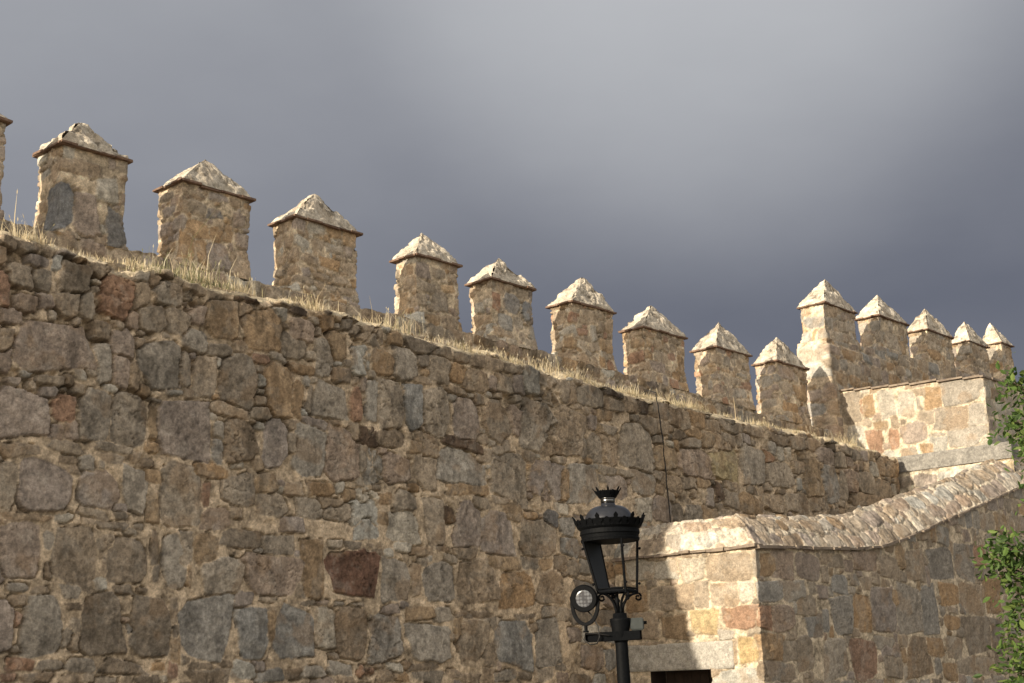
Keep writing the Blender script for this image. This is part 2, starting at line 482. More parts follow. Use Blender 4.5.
MAIN = parse("-7.17 5.42 0.08 0.18 r;-7.14 5.89 0.08 0.07 d;-6.94 5.89 0.11 0.06 t;-6.71 5.88 0.07 0.05 t;-7.00 5.58 0.16 0.13 t;-6.77 5.58 0.10 0.11 t;-6.61 5.80 0.07 0.09 l;-6.92 5.31 0.12 0.09 p;-6.71 5.37 0.08 0.08 p;-7.07 5.16 0.11 0.08 p;-6.43 5.69 0.18 0.16 t;-6.50 5.39 0.14 0.13 t;-6.28 5.41 0.08 0.14 t;-6.13 5.82 0.10 0.10 t;-5.95 5.57 0.21 0.23 r;-5.66 5.83 0.10 0.09 g;-5.51 5.81 0.09 0.07 t;-5.34 5.70 0.20 0.13 g;-5.09 5.74 0.08 0.07 t;-5.74 5.35 0.08 0.10 p;-5.52 5.41 0.16 0.14 t;-5.92 5.26 0.08 0.05 g;-6.09 5.19 0.10 0.09 d;-5.22 5.42 0.16 0.14 t;-5.03 5.59 0.08 0.08 t;-6.61 4.95 0.42 0.24 p;-7.12 4.89 0.08 0.15 t;-5.87 5.10 0.13 0.15 p;-5.65 5.13 0.07 0.06 t;-5.39 4.95 0.28 0.25 g;-6.07 4.86 0.09 0.21 g;-5.87 4.81 0.10 0.18 p;-5.71 4.79 0.06 0.16 t;-6.31 4.70 0.07 0.05 l;-6.63 4.62 0.15 0.05 t;-6.89 4.64 0.06 0.04 g;-7.01 4.54 0.07 0.05 p;-6.44 4.63 0.05 0.06 t;-7.12 4.72 0.09 0.11 p;-6.91 4.26 0.27 0.23 p;-6.48 4.36 0.12 0.14 r;-6.55 4.11 0.09 0.08 p;-6.37 4.15 0.09 0.10 p;-6.13 4.32 0.19 0.26 g;-5.76 4.32 0.20 0.27 g;-5.09 4.30 0.34 0.31 p;-5.48 4.34 0.06 0.17 o;-5.49 4.08 0.10 0.06 o;-5.15 4.92 0.05 0.16 d;-5.22 4.68 0.11 0.03 l;-5.46 4.57 0.08 0.03 d;-6.91 3.89 0.20 0.06 t;-6.43 3.98 0.19 0.06 t;-5.91 4.02 0.21 0.05 t;-6.40 3.87 0.10 0.04 d;-6.20 3.85 0.09 0.08 g;-5.93 3.91 0.13 0.05 t;-5.67 3.96 0.06 0.06 t;-5.52 3.91 0.08 0.05 d;-7.01 3.57 0.09 0.22 t;-6.64 3.58 0.28 0.24 p;-6.08 3.61 0.22 0.19 p;-5.66 3.64 0.13 0.22 g;-5.46 3.47 0.08 0.14 o;-5.11 3.63 0.25 0.31 g;-6.13 3.36 0.17 0.05 t;-5.81 3.37 0.08 0.04 d;-5.91 3.26 0.18 0.04 d;-5.60 3.28 0.06 0.04 d;-6.17 3.28 0.07 0.04 t;-6.43 3.30 0.09 0.04 l;-6.81 3.28 0.26 0.04 t;-6.85 2.98 0.20 0.25 p;-6.57 3.07 0.06 0.09 g;-6.55 2.80 0.04 0.08 d;-6.29 2.97 0.23 0.27 t;-5.74 2.94 0.22 0.22 d;-5.96 2.88 0.04 0.11 t;-5.96 3.10 0.10 0.07 t;-5.42 3.07 0.05 0.18 d;-5.16 2.96 0.16 0.28 g;-5.39 2.85 0.04 0.10 t;-5.01 2.83 0.04 0.12 o;-6.85 2.64 0.10 0.05 b;-6.63 2.61 0.09 0.04 t;-6.31 2.62 0.11 0.07 g;-5.76 2.66 0.12 0.05 d;-5.53 2.67 0.06 0.03 d;-6.59 2.31 0.20 0.27 g;-5.97 2.33 0.23 0.29 d;-6.96 2.30 0.09 0.24 p;-6.82 2.36 0.04 0.06 r;-6.81 2.09 0.06 0.04 d;-6.25 2.31 0.07 0.06 g;-6.32 2.20 0.06 0.08 g;-6.28 2.48 0.09 0.04 d;-6.25 2.16 0.06 0.08 t;-5.42 2.32 0.23 0.29 d;-5.61 2.28 0.07 0.05 b;-5.17 2.47 0.05 0.14 t;-6.79 1.96 0.15 0.06 r;-6.49 1.95 0.14 0.05 d;-6.17 1.96 0.15 0.07 g;-5.71 1.93 0.24 0.06 d;-5.34 1.93 0.08 0.04 o;-5.17 1.89 0.06 0.08 r;-6.62 1.83 0.17 0.05 d;-5.45 1.81 0.14 0.05 d;-4.95 1.81 0.12 0.06 t;-6.89 1.85 0.08 0.04 r;-6.27 1.81 0.12 0.05 t;-5.90 1.81 0.13 0.04 t;-5.07 3.04 0.10 0.22 g;-4.80 3.08 0.16 0.18 o;-4.57 2.83 0.27 0.18 g;-4.36 3.22 0.28 0.10 d;-3.84 3.19 0.21 0.11 g;-3.93 2.86 0.36 0.22 p;-3.40 2.97 0.16 0.33 o;-2.79 2.92 0.38 0.26 R;-3.55 2.72 0.07 0.08 t;-3.06 3.25 0.11 0.05 g;-2.79 3.24 0.12 0.05 d;-2.50 3.21 0.11 0.05 d;-4.00 2.60 0.12 0.03 t;-3.41 2.59 0.12 0.03 d;-3.24 2.59 0.09 0.03 p;-3.00 2.58 0.07 0.03 g;-2.73 2.57 0.09 0.03 g;-4.77 2.31 0.32 0.31 b;-4.18 2.25 0.21 0.27 b;-3.94 2.34 0.07 0.17 o;-3.61 2.26 0.27 0.26 b;-3.19 2.31 0.15 0.23 l;-2.82 2.27 0.23 0.31 d;-4.84 1.93 0.16 0.04 d;-4.51 1.93 0.09 0.04 d;-4.09 1.92 0.09 0.06 p;-4.78 1.81 0.31 0.09 d;-3.96 1.82 0.19 0.07 b;-3.38 1.85 0.19 0.06 g;-2.98 1.87 0.18 0.07 g;-2.61 1.85 0.12 0.07 r;-3.63 1.83 0.13 0.06 t;-5.01 5.85 0.12 0.06 t;-5.08 5.75 0.08 0.07 t;-4.98 5.55 0.12 0.11 p;-4.64 5.56 0.20 0.23 o;-4.32 5.85 0.14 0.03 k;-4.33 5.71 0.11 0.09 t;-4.10 5.54 0.28 0.23 o;-3.85 5.76 0.09 0.08 l;-3.61 5.84 0.12 0.05 k;-3.55 5.63 0.18 0.13 p;-3.67 5.42 0.18 0.14 t;-3.19 5.79 0.11 0.10 o;-3.03 5.55 0.14 0.17 o;-3.23 5.37 0.15 0.24 g;-2.67 5.41 0.16 0.19 l;-2.87 5.82 0.10 0.07 d;-2.68 5.78 0.13 0.08 t;-2.45 5.72 0.12 0.11 t;-4.99 5.27 0.17 0.12 g;-4.67 5.21 0.16 0.08 t;-4.10 5.21 0.14 0.06 r;-3.90 5.27 0.11 0.07 g;-3.43 5.37 0.09 0.06 g;-3.55 5.18 0.19 0.07 o;-4.85 4.89 0.15 0.24 t;-4.41 4.92 0.24 0.29 d;-4.09 4.96 0.06 0.08 l;-3.85 4.88 0.21 0.31 o;-3.62 4.82 0.09 0.21 o;-5.12 4.94 0.08 0.20 d;-3.12 4.87 0.27 0.20 g;-2.72 4.88 0.10 0.23 r;-3.44 4.83 0.04 0.18 d;-2.48 4.96 0.10 0.25 g;-4.50 4.58 0.27 0.07 t;-4.38 4.28 0.23 0.22 d;-3.91 4.31 0.17 0.28 p;-4.67 4.14 0.08 0.14 b;-4.65 4.34 0.07 0.11 g;-3.72 4.51 0.12 0.07 t;-3.68 4.31 0.09 0.11 t;-3.42 4.27 0.25 0.28 g;-2.94 4.27 0.26 0.30 p;-3.36 4.58 0.18 0.06 p;-2.78 4.53 0.09 0.14 t;-2.63 4.26 0.10 0.18 t;-2.47 4.18 0.13 0.19 g;-2.53 4.53 0.10 0.10 k;-4.77 3.91 0.21 0.08 o;-4.42 4.01 0.08 0.03 l;-4.40 3.73 0.23 0.18 g;-4.84 3.65 0.06 0.12 r;-4.02 3.83 0.15 0.12 o;-3.65 3.81 0.13 0.08 t;-3.96 3.61 0.22 0.13 g;-3.27 3.85 0.21 0.08 o;-2.82 3.81 0.12 0.07 o;-3.12 3.70 0.18 0.07 t;-3.42 3.61 0.18 0.11 g;-3.00 3.61 0.20 0.10 g;-2.63 3.64 0.22 0.20 l;-2.53 3.86 0.14 0.05 l;-2.56 5.77 0.16 0.11 t;-2.39 5.75 0.10 0.11 t;-2.09 5.77 0.10 0.08 o;-2.61 5.41 0.10 0.15 l;-2.31 5.43 0.17 0.16 o;-1.94 5.49 0.21 0.20 g;-1.68 5.75 0.28 0.09 d;-1.32 5.74 0.18 0.08 d;-1.34 5.50 0.20 0.18 t;-1.03 5.50 0.15 0.13 o;-0.70 5.44 0.23 0.15 t;-0.65 5.72 0.15 0.10 t;-0.34 5.71 0.20 0.08 t;0.02 5.73 0.16 0.08 t;-0.39 5.46 0.10 0.10 p;-0.15 5.49 0.16 0.12 t;0.13 5.53 0.12 0.14 p;0.40 5.60 0.19 0.20 l;0.75 5.53 0.17 0.20 t;-1.65 5.32 0.16 0.05 t;-1.04 5.27 0.15 0.05 t;-2.19 4.95 0.22 0.29 g;-1.81 4.97 0.14 0.28 b;-1.41 4.95 0.23 0.30 g;-0.90 4.91 0.22 0.28 p;-0.33 4.98 0.25 0.28 t;0.07 5.03 0.14 0.22 p;0.47 4.99 0.40 0.33 g;-0.95 4.60 0.35 0.08 k;-2.21 4.53 0.23 0.10 d;-2.53 4.52 0.13 0.11 k;-1.77 4.48 0.10 0.08 o;-1.53 4.50 0.14 0.16 t;-2.47 4.17 0.16 0.19 g;-2.08 4.18 0.22 0.18 p;-1.60 4.18 0.19 0.23 t;-1.00 4.29 0.42 0.21 g;-0.89 4.05 0.37 0.08 o;-0.13 4.26 0.37 0.31 g;0.62 4.30 0.33 0.26 p;-0.31 4.56 0.12 0.08 t;-2.63 3.78 0.14 0.14 l;-2.28 3.80 0.10 0.07 o;-1.98 3.80 0.17 0.13 g;-2.60 3.50 0.17 0.18 l;-2.02 3.51 0.25 0.22 l;-1.48 3.57 0.16 0.30 t;-1.23 3.71 0.09 0.10 k;-0.89 3.61 0.24 0.28 p;-0.39 3.54 0.31 0.28 p;0.40 3.51 0.35 0.25 t;-0.05 3.81 0.18 0.12 o;0.29 3.79 0.14 0.07 o;0.68 3.78 0.15 0.12 B;-0.68 3.88 0.17 0.08 t;-0.29 3.93 0.17 0.05 t;-2.48 3.21 0.14 0.06 d;-2.02 3.27 0.15 0.07 l;-2.25 3.17 0.08 0.07 l;-1.72 3.24 0.19 0.05 t;-1.38 3.30 0.14 0.04 d;-1.21 3.17 0.12 0.06 t;-0.95 3.25 0.20 0.08 t;-0.29 3.16 0.29 0.09 o;0.26 3.18 0.18 0.08 g;0.54 3.17 0.14 0.07 o;-2.13 2.86 0.23 0.23 g;-1.44 2.88 0.26 0.24 b;-1.80 2.89 0.08 0.21 t;-0.78 2.90 0.35 0.27 t;-0.03 2.83 0.33 0.22 o;0.61 2.87 0.27 0.21 t;-1.74 2.49 0.25 0.08 o;-1.36 2.50 0.14 0.10 g;-2.23 2.53 0.16 0.05 p;-2.30 2.23 0.24 0.27 b;-1.61 2.16 0.34 0.21 g;-0.88 2.21 0.27 0.23 t;-1.09 2.33 0.09 0.17 o;-0.47 2.39 0.11 0.09 t;-0.14 2.18 0.36 0.29 b;0.53 2.17 0.24 0.30 b;-0.56 2.02 0.11 0.15 t;0.30 2.35 0.12 0.06 t;0.11 2.50 0.20 0.04 d;-0.72 2.51 0.22 0.04 d;-1.01 2.49 0.18 0.04 d;-2.14 1.88 0.13 0.06 l;-1.97 1.91 0.07 0.05 d;-1.72 1.90 0.23 0.05 d;-2.58 1.85 0.12 0.07 r;-1.65 1.79 0.25 0.07 g;-2.08 1.79 0.13 0.06 o;-2.30 1.79 0.14 0.07 t;-1.21 1.80 0.12 0.05 t;-0.93 1.75 0.18 0.06 t;-0.60 1.77 0.11 0.10 t;-0.31 1.77 0.21 0.07 g;0.07 1.78 0.14 0.05 d;0.43 1.79 0.18 0.09 g;0.75 5.52 0.18 0.20 t;1.07 5.56 0.13 0.17 t;1.25 5.56 0.09 0.16 t;1.63 5.55 0.30 0.16 t;2.15 5.68 0.24 0.06 k;2.16 5.50 0.24 0.09 t;2.57 5.56 0.20 0.12 t;2.87 5.56 0.13 0.11 k;3.30 5.56 0.21 0.14 d;3.76 5.52 0.27 0.18 t;4.28 5.54 0.22 0.13 o;4.66 5.50 0.23 0.11 t;5.13 5.59 0.24 0.10 d;0.67 4.89 0.21 0.28 t;1.17 5.00 0.33 0.34 t;1.94 5.33 0.19 0.09 o;2.04 5.10 0.16 0.09 g;1.72 4.83 0.18 0.19 g;1.42 4.83 0.09 0.19 d;2.00 4.86 0.21 0.21 t;2.65 4.96 0.39 0.35 t;2.97 5.30 0.23 0.14 t;3.30 5.31 0.16 0.11 t;3.49 5.08 0.07 0.06 l;3.36 4.86 0.26 0.19 o;3.76 5.24 0.21 0.08 d;4.09 5.34 0.22 0.08 o;4.50 5.27 0.17 0.13 o;4.02 5.17 0.27 0.10 t;4.92 5.27 0.26 0.13 t;4.10 4.87 0.44 0.24 p;4.91 4.91 0.35 0.24 y;0.64 4.28 0.23 0.25 p;1.37 4.32 0.33 0.27 g;0.98 4.28 0.13 0.22 o;1.93 4.54 0.21 0.07 t;2.44 4.53 0.22 0.06 t;2.14 4.33 0.24 0.17 p;2.77 4.44 0.30 0.18 g;3.96 4.54 0.22 0.09 t;4.28 4.57 0.22 0.09 o;3.48 4.50 0.26 0.12 t;5.07 4.57 0.20 0.13 t;4.72 4.48 0.14 0.16 k;5.76 4.98 0.34 0.32 g;6.24 5.16 0.16 0.10 r;6.55 4.92 0.42 0.21 g;7.57 4.94 0.31 0.34 o;8.18 4.89 0.25 0.33 b;8.94 4.96 0.22 0.28 p;8.64 4.90 0.15 0.27 t;9.47 5.01 0.31 0.21 t;10.07 4.94 0.28 0.19 t;9.41 4.71 0.57 0.13 t;8.08 5.38 0.32 0.15 p;8.58 5.36 0.22 0.15 t;7.16 5.08 0.20 0.11 t;9.83 5.30 0.12 0.15 l;10.32 5.38 0.36 0.17 t;10.88 5.36 0.29 0.18 o;10.48 4.98 0.12 0.12 g;5.83 5.56 0.28 0.10 t;5.17 5.55 0.35 0.10 t;5.03 5.30 0.23 0.12 t;6.57 5.50 0.29 0.10 d;7.15 5.50 0.27 0.11 t;7.69 5.52 0.28 0.11 t;5.55 4.34 0.36 0.16 o;5.04 4.40 0.23 0.16 t;6.29 4.43 0.28 0.15 t;7.00 4.48 0.39 0.17 t;7.74 4.54 0.28 0.16 t")


def build_terrace():
    rnd = random.Random(3)
    U1 = 10.72

    def avoid(s, t, a, b):
        for c in MAIN:
            if abs(s - c[0]) < c[2] + a * .75 and abs(t - c[1]) < c[3] + b * .75:
                return False
        return True
    bg = courses(-12.6, 12.4, GROUND, 5.9, (.24, .40), (.22, .55), 'ggtttppoddbl', rnd, avoid=avoid)
    st = MAIN + bg
    fl = fill(st, -9, 11, 1.2, 5.95, 'ttoddgpplt', rnd, rmin=.030, nmax=1100, keep=.62)
    st += [c for c in fl if c[1] > 4.3 or rnd.random() < .38]
    s, q = sample_path([(-12.5, 0), (U1, 0), (U1, 1.35)], .02, lambda u: .035 if u < -7.6 else .0108 + .0095 * (u + 7.6) / 18.6)
    s = s - 12.5
    tt = np.concatenate([np.linspace(0, .27, 36, endpoint=False), np.linspace(.27, 1, 365)])
    uu = np.where(q[:, 1] > 0, U1, q[:, 0])
    top = wall_top(uu) + .085 * fb2(s, s * 0, 2.6, 4, 91) + .05 * vn2(s * 9, s * 0, 92)
    T = GROUND + tt[None, :] * (top[:, None] - GROUND)
    S = np.repeat(s[:, None], len(tt), 1)
    upper = sstep(3.4, 5.2, T)
    mh = -.007 - .026 * upper
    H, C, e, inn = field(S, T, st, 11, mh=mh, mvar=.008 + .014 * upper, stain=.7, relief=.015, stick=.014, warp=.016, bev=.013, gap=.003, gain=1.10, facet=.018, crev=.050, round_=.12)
    # open joints higher up, where the mortar has washed out
    hole = sstep(.10, .34, fb2(S, T, 3.0, 4, 77, .6)) * (1 - inn) * (.25 + .75 * upper)
    H = H - .075 * hole
    # dark weathering streaks that run down from the top, lichen near the coping
    lich = sstep(.06, .36, fb2(S * 1.4, T * .5, 1.9, 5, 55, .62)) * sstep(4.6, 5.8, T)
    C = C * (1 - .45 * lich[..., None])
    base = W0 + D * q[:, None, :1] + N * q[:, None, 1:] + np.zeros((len(s), len(tt), 3))
    base[..., 2] = T
    Nn = normals(base)
    edge = 1 - .0 * tt
    V = base + Nn * H[..., None]
    # earth top of the terrace, a few rows running back from the upper edge
    offs = [.012, .05, .12, .25, .45, .8, 1.35]
    rows = []; cr_ = []
    for k, o in enumerate(offs):
        r = V[:, -1, :].copy()
        w = min(1, o / .25)
        zt = top + .012 + .10 * w + .05 * vn2(s * 3, s * 0 + k * 1.7, 5) + .03 * vn2(s * 11, s * 0 + k * 1.7, 6)
        r = r + N * o * np.where(q[:, 1:] > 0, 0, 1) if False else r + N[None, :] * o
        r[:, 2] = zt
        rows.append(r)
        cr_.append(np.array((.44, .37, .26)) * (1 + .5 * vn2(s * 6, s * 0 + k * 2.1, 8))[:, None])
    main = q[:, 1] <= 1e-6
    V = np.concatenate([V, np.stack(rows, 1)], 1); C = np.concatenate([C, np.stack(cr_, 1)], 1)
    keep = np.ones((V.shape[0] - 1, V.shape[1] - 1), bool)
    keep[~main[1:], len(tt) - 1:] = False
    me = raw_mesh('terrace_wall', V.reshape(-1, 3), quads(V.shape[0], V.shape[1], 0, keep), C.reshape(-1, 3))
    o = link(me, 'terrace_wall', M_STONE)
    tag(o, 'long shaded rubble stone wall with dry grass along its top, behind the street lamp', 'wall')
    return o


build_terrace()


# ------------------------------------------------------------------ generic upright masonry along a path
def upright(name, pts, zlo, zhi, step, dz, stones, seed, parent=None, mat=None, hole=None, topcut=None, flare=None, lid=None, **kw):
    s, q = sample_path(pts, step)
    if callable(zhi):
        zt = np.array([zhi(x) for x in s])
    else:
        zt = np.full(len(s), float(zhi))
    if topcut:
        zt = zt + topcut * fb2(s, s * 0, 3.3, 4, seed + 3) + topcut * .6 * vn2(s * 10, s * 0, seed + 4)
    nt_ = max(3, int((zt.max() - zlo) / dz))
    tt = np.linspace(0, 1, nt_)
    T = zlo + tt[None, :] * (zt[:, None] - zlo)
    S = np.repeat(s[:, None], nt_, 1)
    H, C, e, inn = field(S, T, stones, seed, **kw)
    base = W0 + D * q[:, None, :1] + N * q[:, None, 1:] + np.zeros((len(s), nt_, 3))
    base[..., 2] = T
    Nn = normals(base)
    if flare is not None:
        H = H + flare(S, T)
    V = base + Nn * H[..., None]
    keep = None
    if hole is not None:
        sc_ = (S[:-1, :-1] + S[1:, 1:]) / 2; tc_ = (T[:-1, :-1] + T[1:, 1:]) / 2
        keep = ~hole(sc_, tc_)
    F = quads(len(s), nt_, 0, keep)
    V = V.reshape(-1, 3); C = C.reshape(-1, 3)
    if lid is not None:          # run the surface back over the top by lid metres
        topv = V.reshape(len(s), nt_, 3)[:, -1]
        n0 = len(V)
        dirn = -Nn[:, -1]; dirn[:, 2] = 0
        rows = [topv] + [topv + dirn * k + np.array([0, 0, 1]) * (.02 * vn2(s * 7, s * 0 + k * 9, seed + 8))[:, None] for k in (.04, lid * .4, lid)]
        R = np.stack(rows, 1)
        V = np.concatenate([V, R.reshape(-1, 3)])
        cc = C.reshape(len(s), nt_, 3)[:, -1]
        C = np.concatenate([C, np.repeat(cc[:, None], 4, 1).reshape(-1, 3)])
        F = np.concatenate([F, quads(len(s), 4, n0)])
    me = raw_mesh(name, V, F, C)
    return link(me, name, mat or M_STONE, parent)


# ------------------------------------------------------------------ battlements
def cap_mesh(poly, z0, apex, seed, white=1.0, step=.022):
    """rough pyramid of mortar and stone; poly = four (u, n) corners"""
    s, q = sample_path(poly + [poly[0]], step)
    nt_ = int(.75 / step)
    tt = np.linspace(0, 1, nt_)
    ap = np.array(apex)
    wob = tt * (1 - .13 * (1 - tt))           # slightly bulging sides
    base = np.zeros((len(s), nt_, 3))
    uv = q[:, None, :] * (1 - wob[None, :, None]) + ap[None, None, :2] * wob[None, :, None]
    zz = z0 + (ap[2] - z0) * np.minimum(1, tt * 1.0)[None, :] + 0 * s[:, None]
    base = W0 + D * uv[..., :1] + N * uv[..., 1:] + np.stack([0 * zz, 0 * zz, zz], -1)
    Nn = normals(base)
    x, y, z = base[..., 0], base[..., 1], base[..., 2]
    f1 = fb3(x, y, z, 4.2, 4, seed, .55); f2 = fb3(x, y, z, 13, 3, seed + 7, .6)
    lump = np.abs(fb3(x, y, z, 6.5, 2, seed + 3))
    fade = sstep(0, .08, tt)[None, :] * (1 - .55 * sstep(.85, 1, tt)[None, :])
    rr = random.Random(seed)
    am = 1.4 if seed in (118, 183) else rr.uniform(.45, .95)
    gouge = sstep(.16, .30, fb3(x, y, z, 3.3, 3, seed + 23, .55)) * rr.uniform(.01, .045)
    H = (.055 * am * f1 + .020 * f2 + .024 * am * (sstep(0, .07, lump) - .7) - gouge) * fade
    V = base + Nn * H[..., None]
    st = sstep(.02, .22, fb3(x, y, z, 5.5, 4, seed + 11, .6))[..., None]
    lich = sstep(.14, .42, fb3(x, y, z, 9, 4, seed + 13, .65))[..., None]
    c = np.array((.52, .46, .37)) * white * (1 + .5 * f2 + .25 * f1)[..., None]
    c = c * (1 - .45 * st) + np.array((.36, .29, .21)) * .45 * st
    c = c * (1 - .8 * lich) + np.array((.15, .125, .095)) * .8 * lich
    F = quads(len(s), nt_)
    return raw_mesh('cap', V.reshape(-1, 3), F, np.clip(c, .02, .75).reshape(-1, 3))


def brick_ring(poly, z, th, rnd, over=0.0):
    bm = bmesh.new()
    for (a, b) in zip(poly, poly[1:] + poly[:1]):
        a3 = Vector(W(a[0], a[1], 0)); b3 = Vector(W(b[0], b[1], 0))
        L = (b3 - a3).length; d = (b3 - a3).normalized(); inn = Vector((-d.y, d.x, 0))
        x = -.02
        while x < L:
            w = min(rnd.uniform(.20, .34), L + .02 - x)
            if w < .05:
                break
            jit = rnd.uniform(-.014, .012)
            dep = .20
            c = a3 + d * (x + w / 2) + inn * (dep / 2 + jit) + Vector((0, 0, z + th / 2 + rnd.uniform(-.007, .007)))
            rot = Matrix((d, inn, Vector((0, 0, 1)))).transposed()
            rot = rot @ Matrix.Rotation(rnd.uniform(-.03, .03), 3, 'X') @ Matrix.Rotation(rnd.uniform(-.02, .02), 3, 'Y')
            box(bm, c, (w - .006, dep, th * rnd.uniform(.85, 1.1)), rot, .004, rnd)
            x += w
    return bm


def merlon(parent, uc, ur, n0, th, zb, zc, apex, seed, pal='ttooppdgl', extra=(), hr=(.14, .27), wr=(.16, .40), label=None,
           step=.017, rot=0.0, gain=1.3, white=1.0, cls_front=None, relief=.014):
    rnd = random.Random(seed)
    w = ur - uc
    ov = .055

    def R(p):
        if not rot:
            return p
        x, y = p[0] - uc, p[1] - n0
        c, s = math.cos(rot), math.sin(rot)
        return (uc + x * c - y * s, n0 + x * s + y * c)
    i = ov
    C, Rr, BR, BL = (uc + i, n0 + i), (ur - i, n0 + i), (ur - i, n0 + th - i), (uc + i, n0 + th - i)
    mb = ((BL[0] + BR[0]) / 2, BL[1])
    pts = [R(p) for p in (mb, BL, C, Rr, BR, mb)]
    ws, ts = Rr[0] - C[0], BL[1] - C[1]
    per = 2 * (ws + ts)
    sf = ws / 2 + ts
    ex = [(sf + e[0], e[1], e[2], e[3], e[4]) for e in extra]

    def avoid(s, t, a, b):
        return not any(abs(s - c[0]) < c[2] + a * .8 and abs(t - c[1]) < c[3] + b * .8 for c in ex)
    st = ex + courses(0, per, zb - .05, zc, hr, wr, pal, rnd, gap=.016, avoid=avoid)
    st += fill(st, 0, per, zb, zc, pal, rnd, rmin=.024, nmax=120, keep=.7)
    H = zc - zb

    def flare(S, T):
        a = fb2(S, T, 1.7, 3, seed + 40) * .035
        g = np.where((S < .02) | (S > per - .02), 0, 1)
        return g * (a + .055 * np.clip((zb + .35 - T) / .35, 0, 1) ** 1.5)
    o = upright('merlon', pts, zb - .02, zc + .005, step, step, st, seed, parent, relief=relief, stick=.016, mh=-.010, mvar=.013, stain=.45, colvar=.9,
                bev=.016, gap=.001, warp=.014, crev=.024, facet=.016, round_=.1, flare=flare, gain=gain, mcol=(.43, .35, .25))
    if label:
        o['label'] = label
    g = .014
    poly = [R(p) for p in ((uc + g, n0 + g), (ur - g, n0 + g), (ur - g, n0 + th - g), (uc + g, n0 + th - g))]
    bm_obj('brick_course', brick_ring(poly, zc, .026, rnd), M_BRICK, o)
    k = .012
    poly2 = [R(p) for p in ((uc + k, n0 + k), (ur - k, n0 + k), (ur - k, n0 + th - k), (uc + k, n0 + th - k))]
    link(cap_mesh(poly2, zc + .018, apex, seed + 5, white), 'cap', M_CAP, o)
    return o


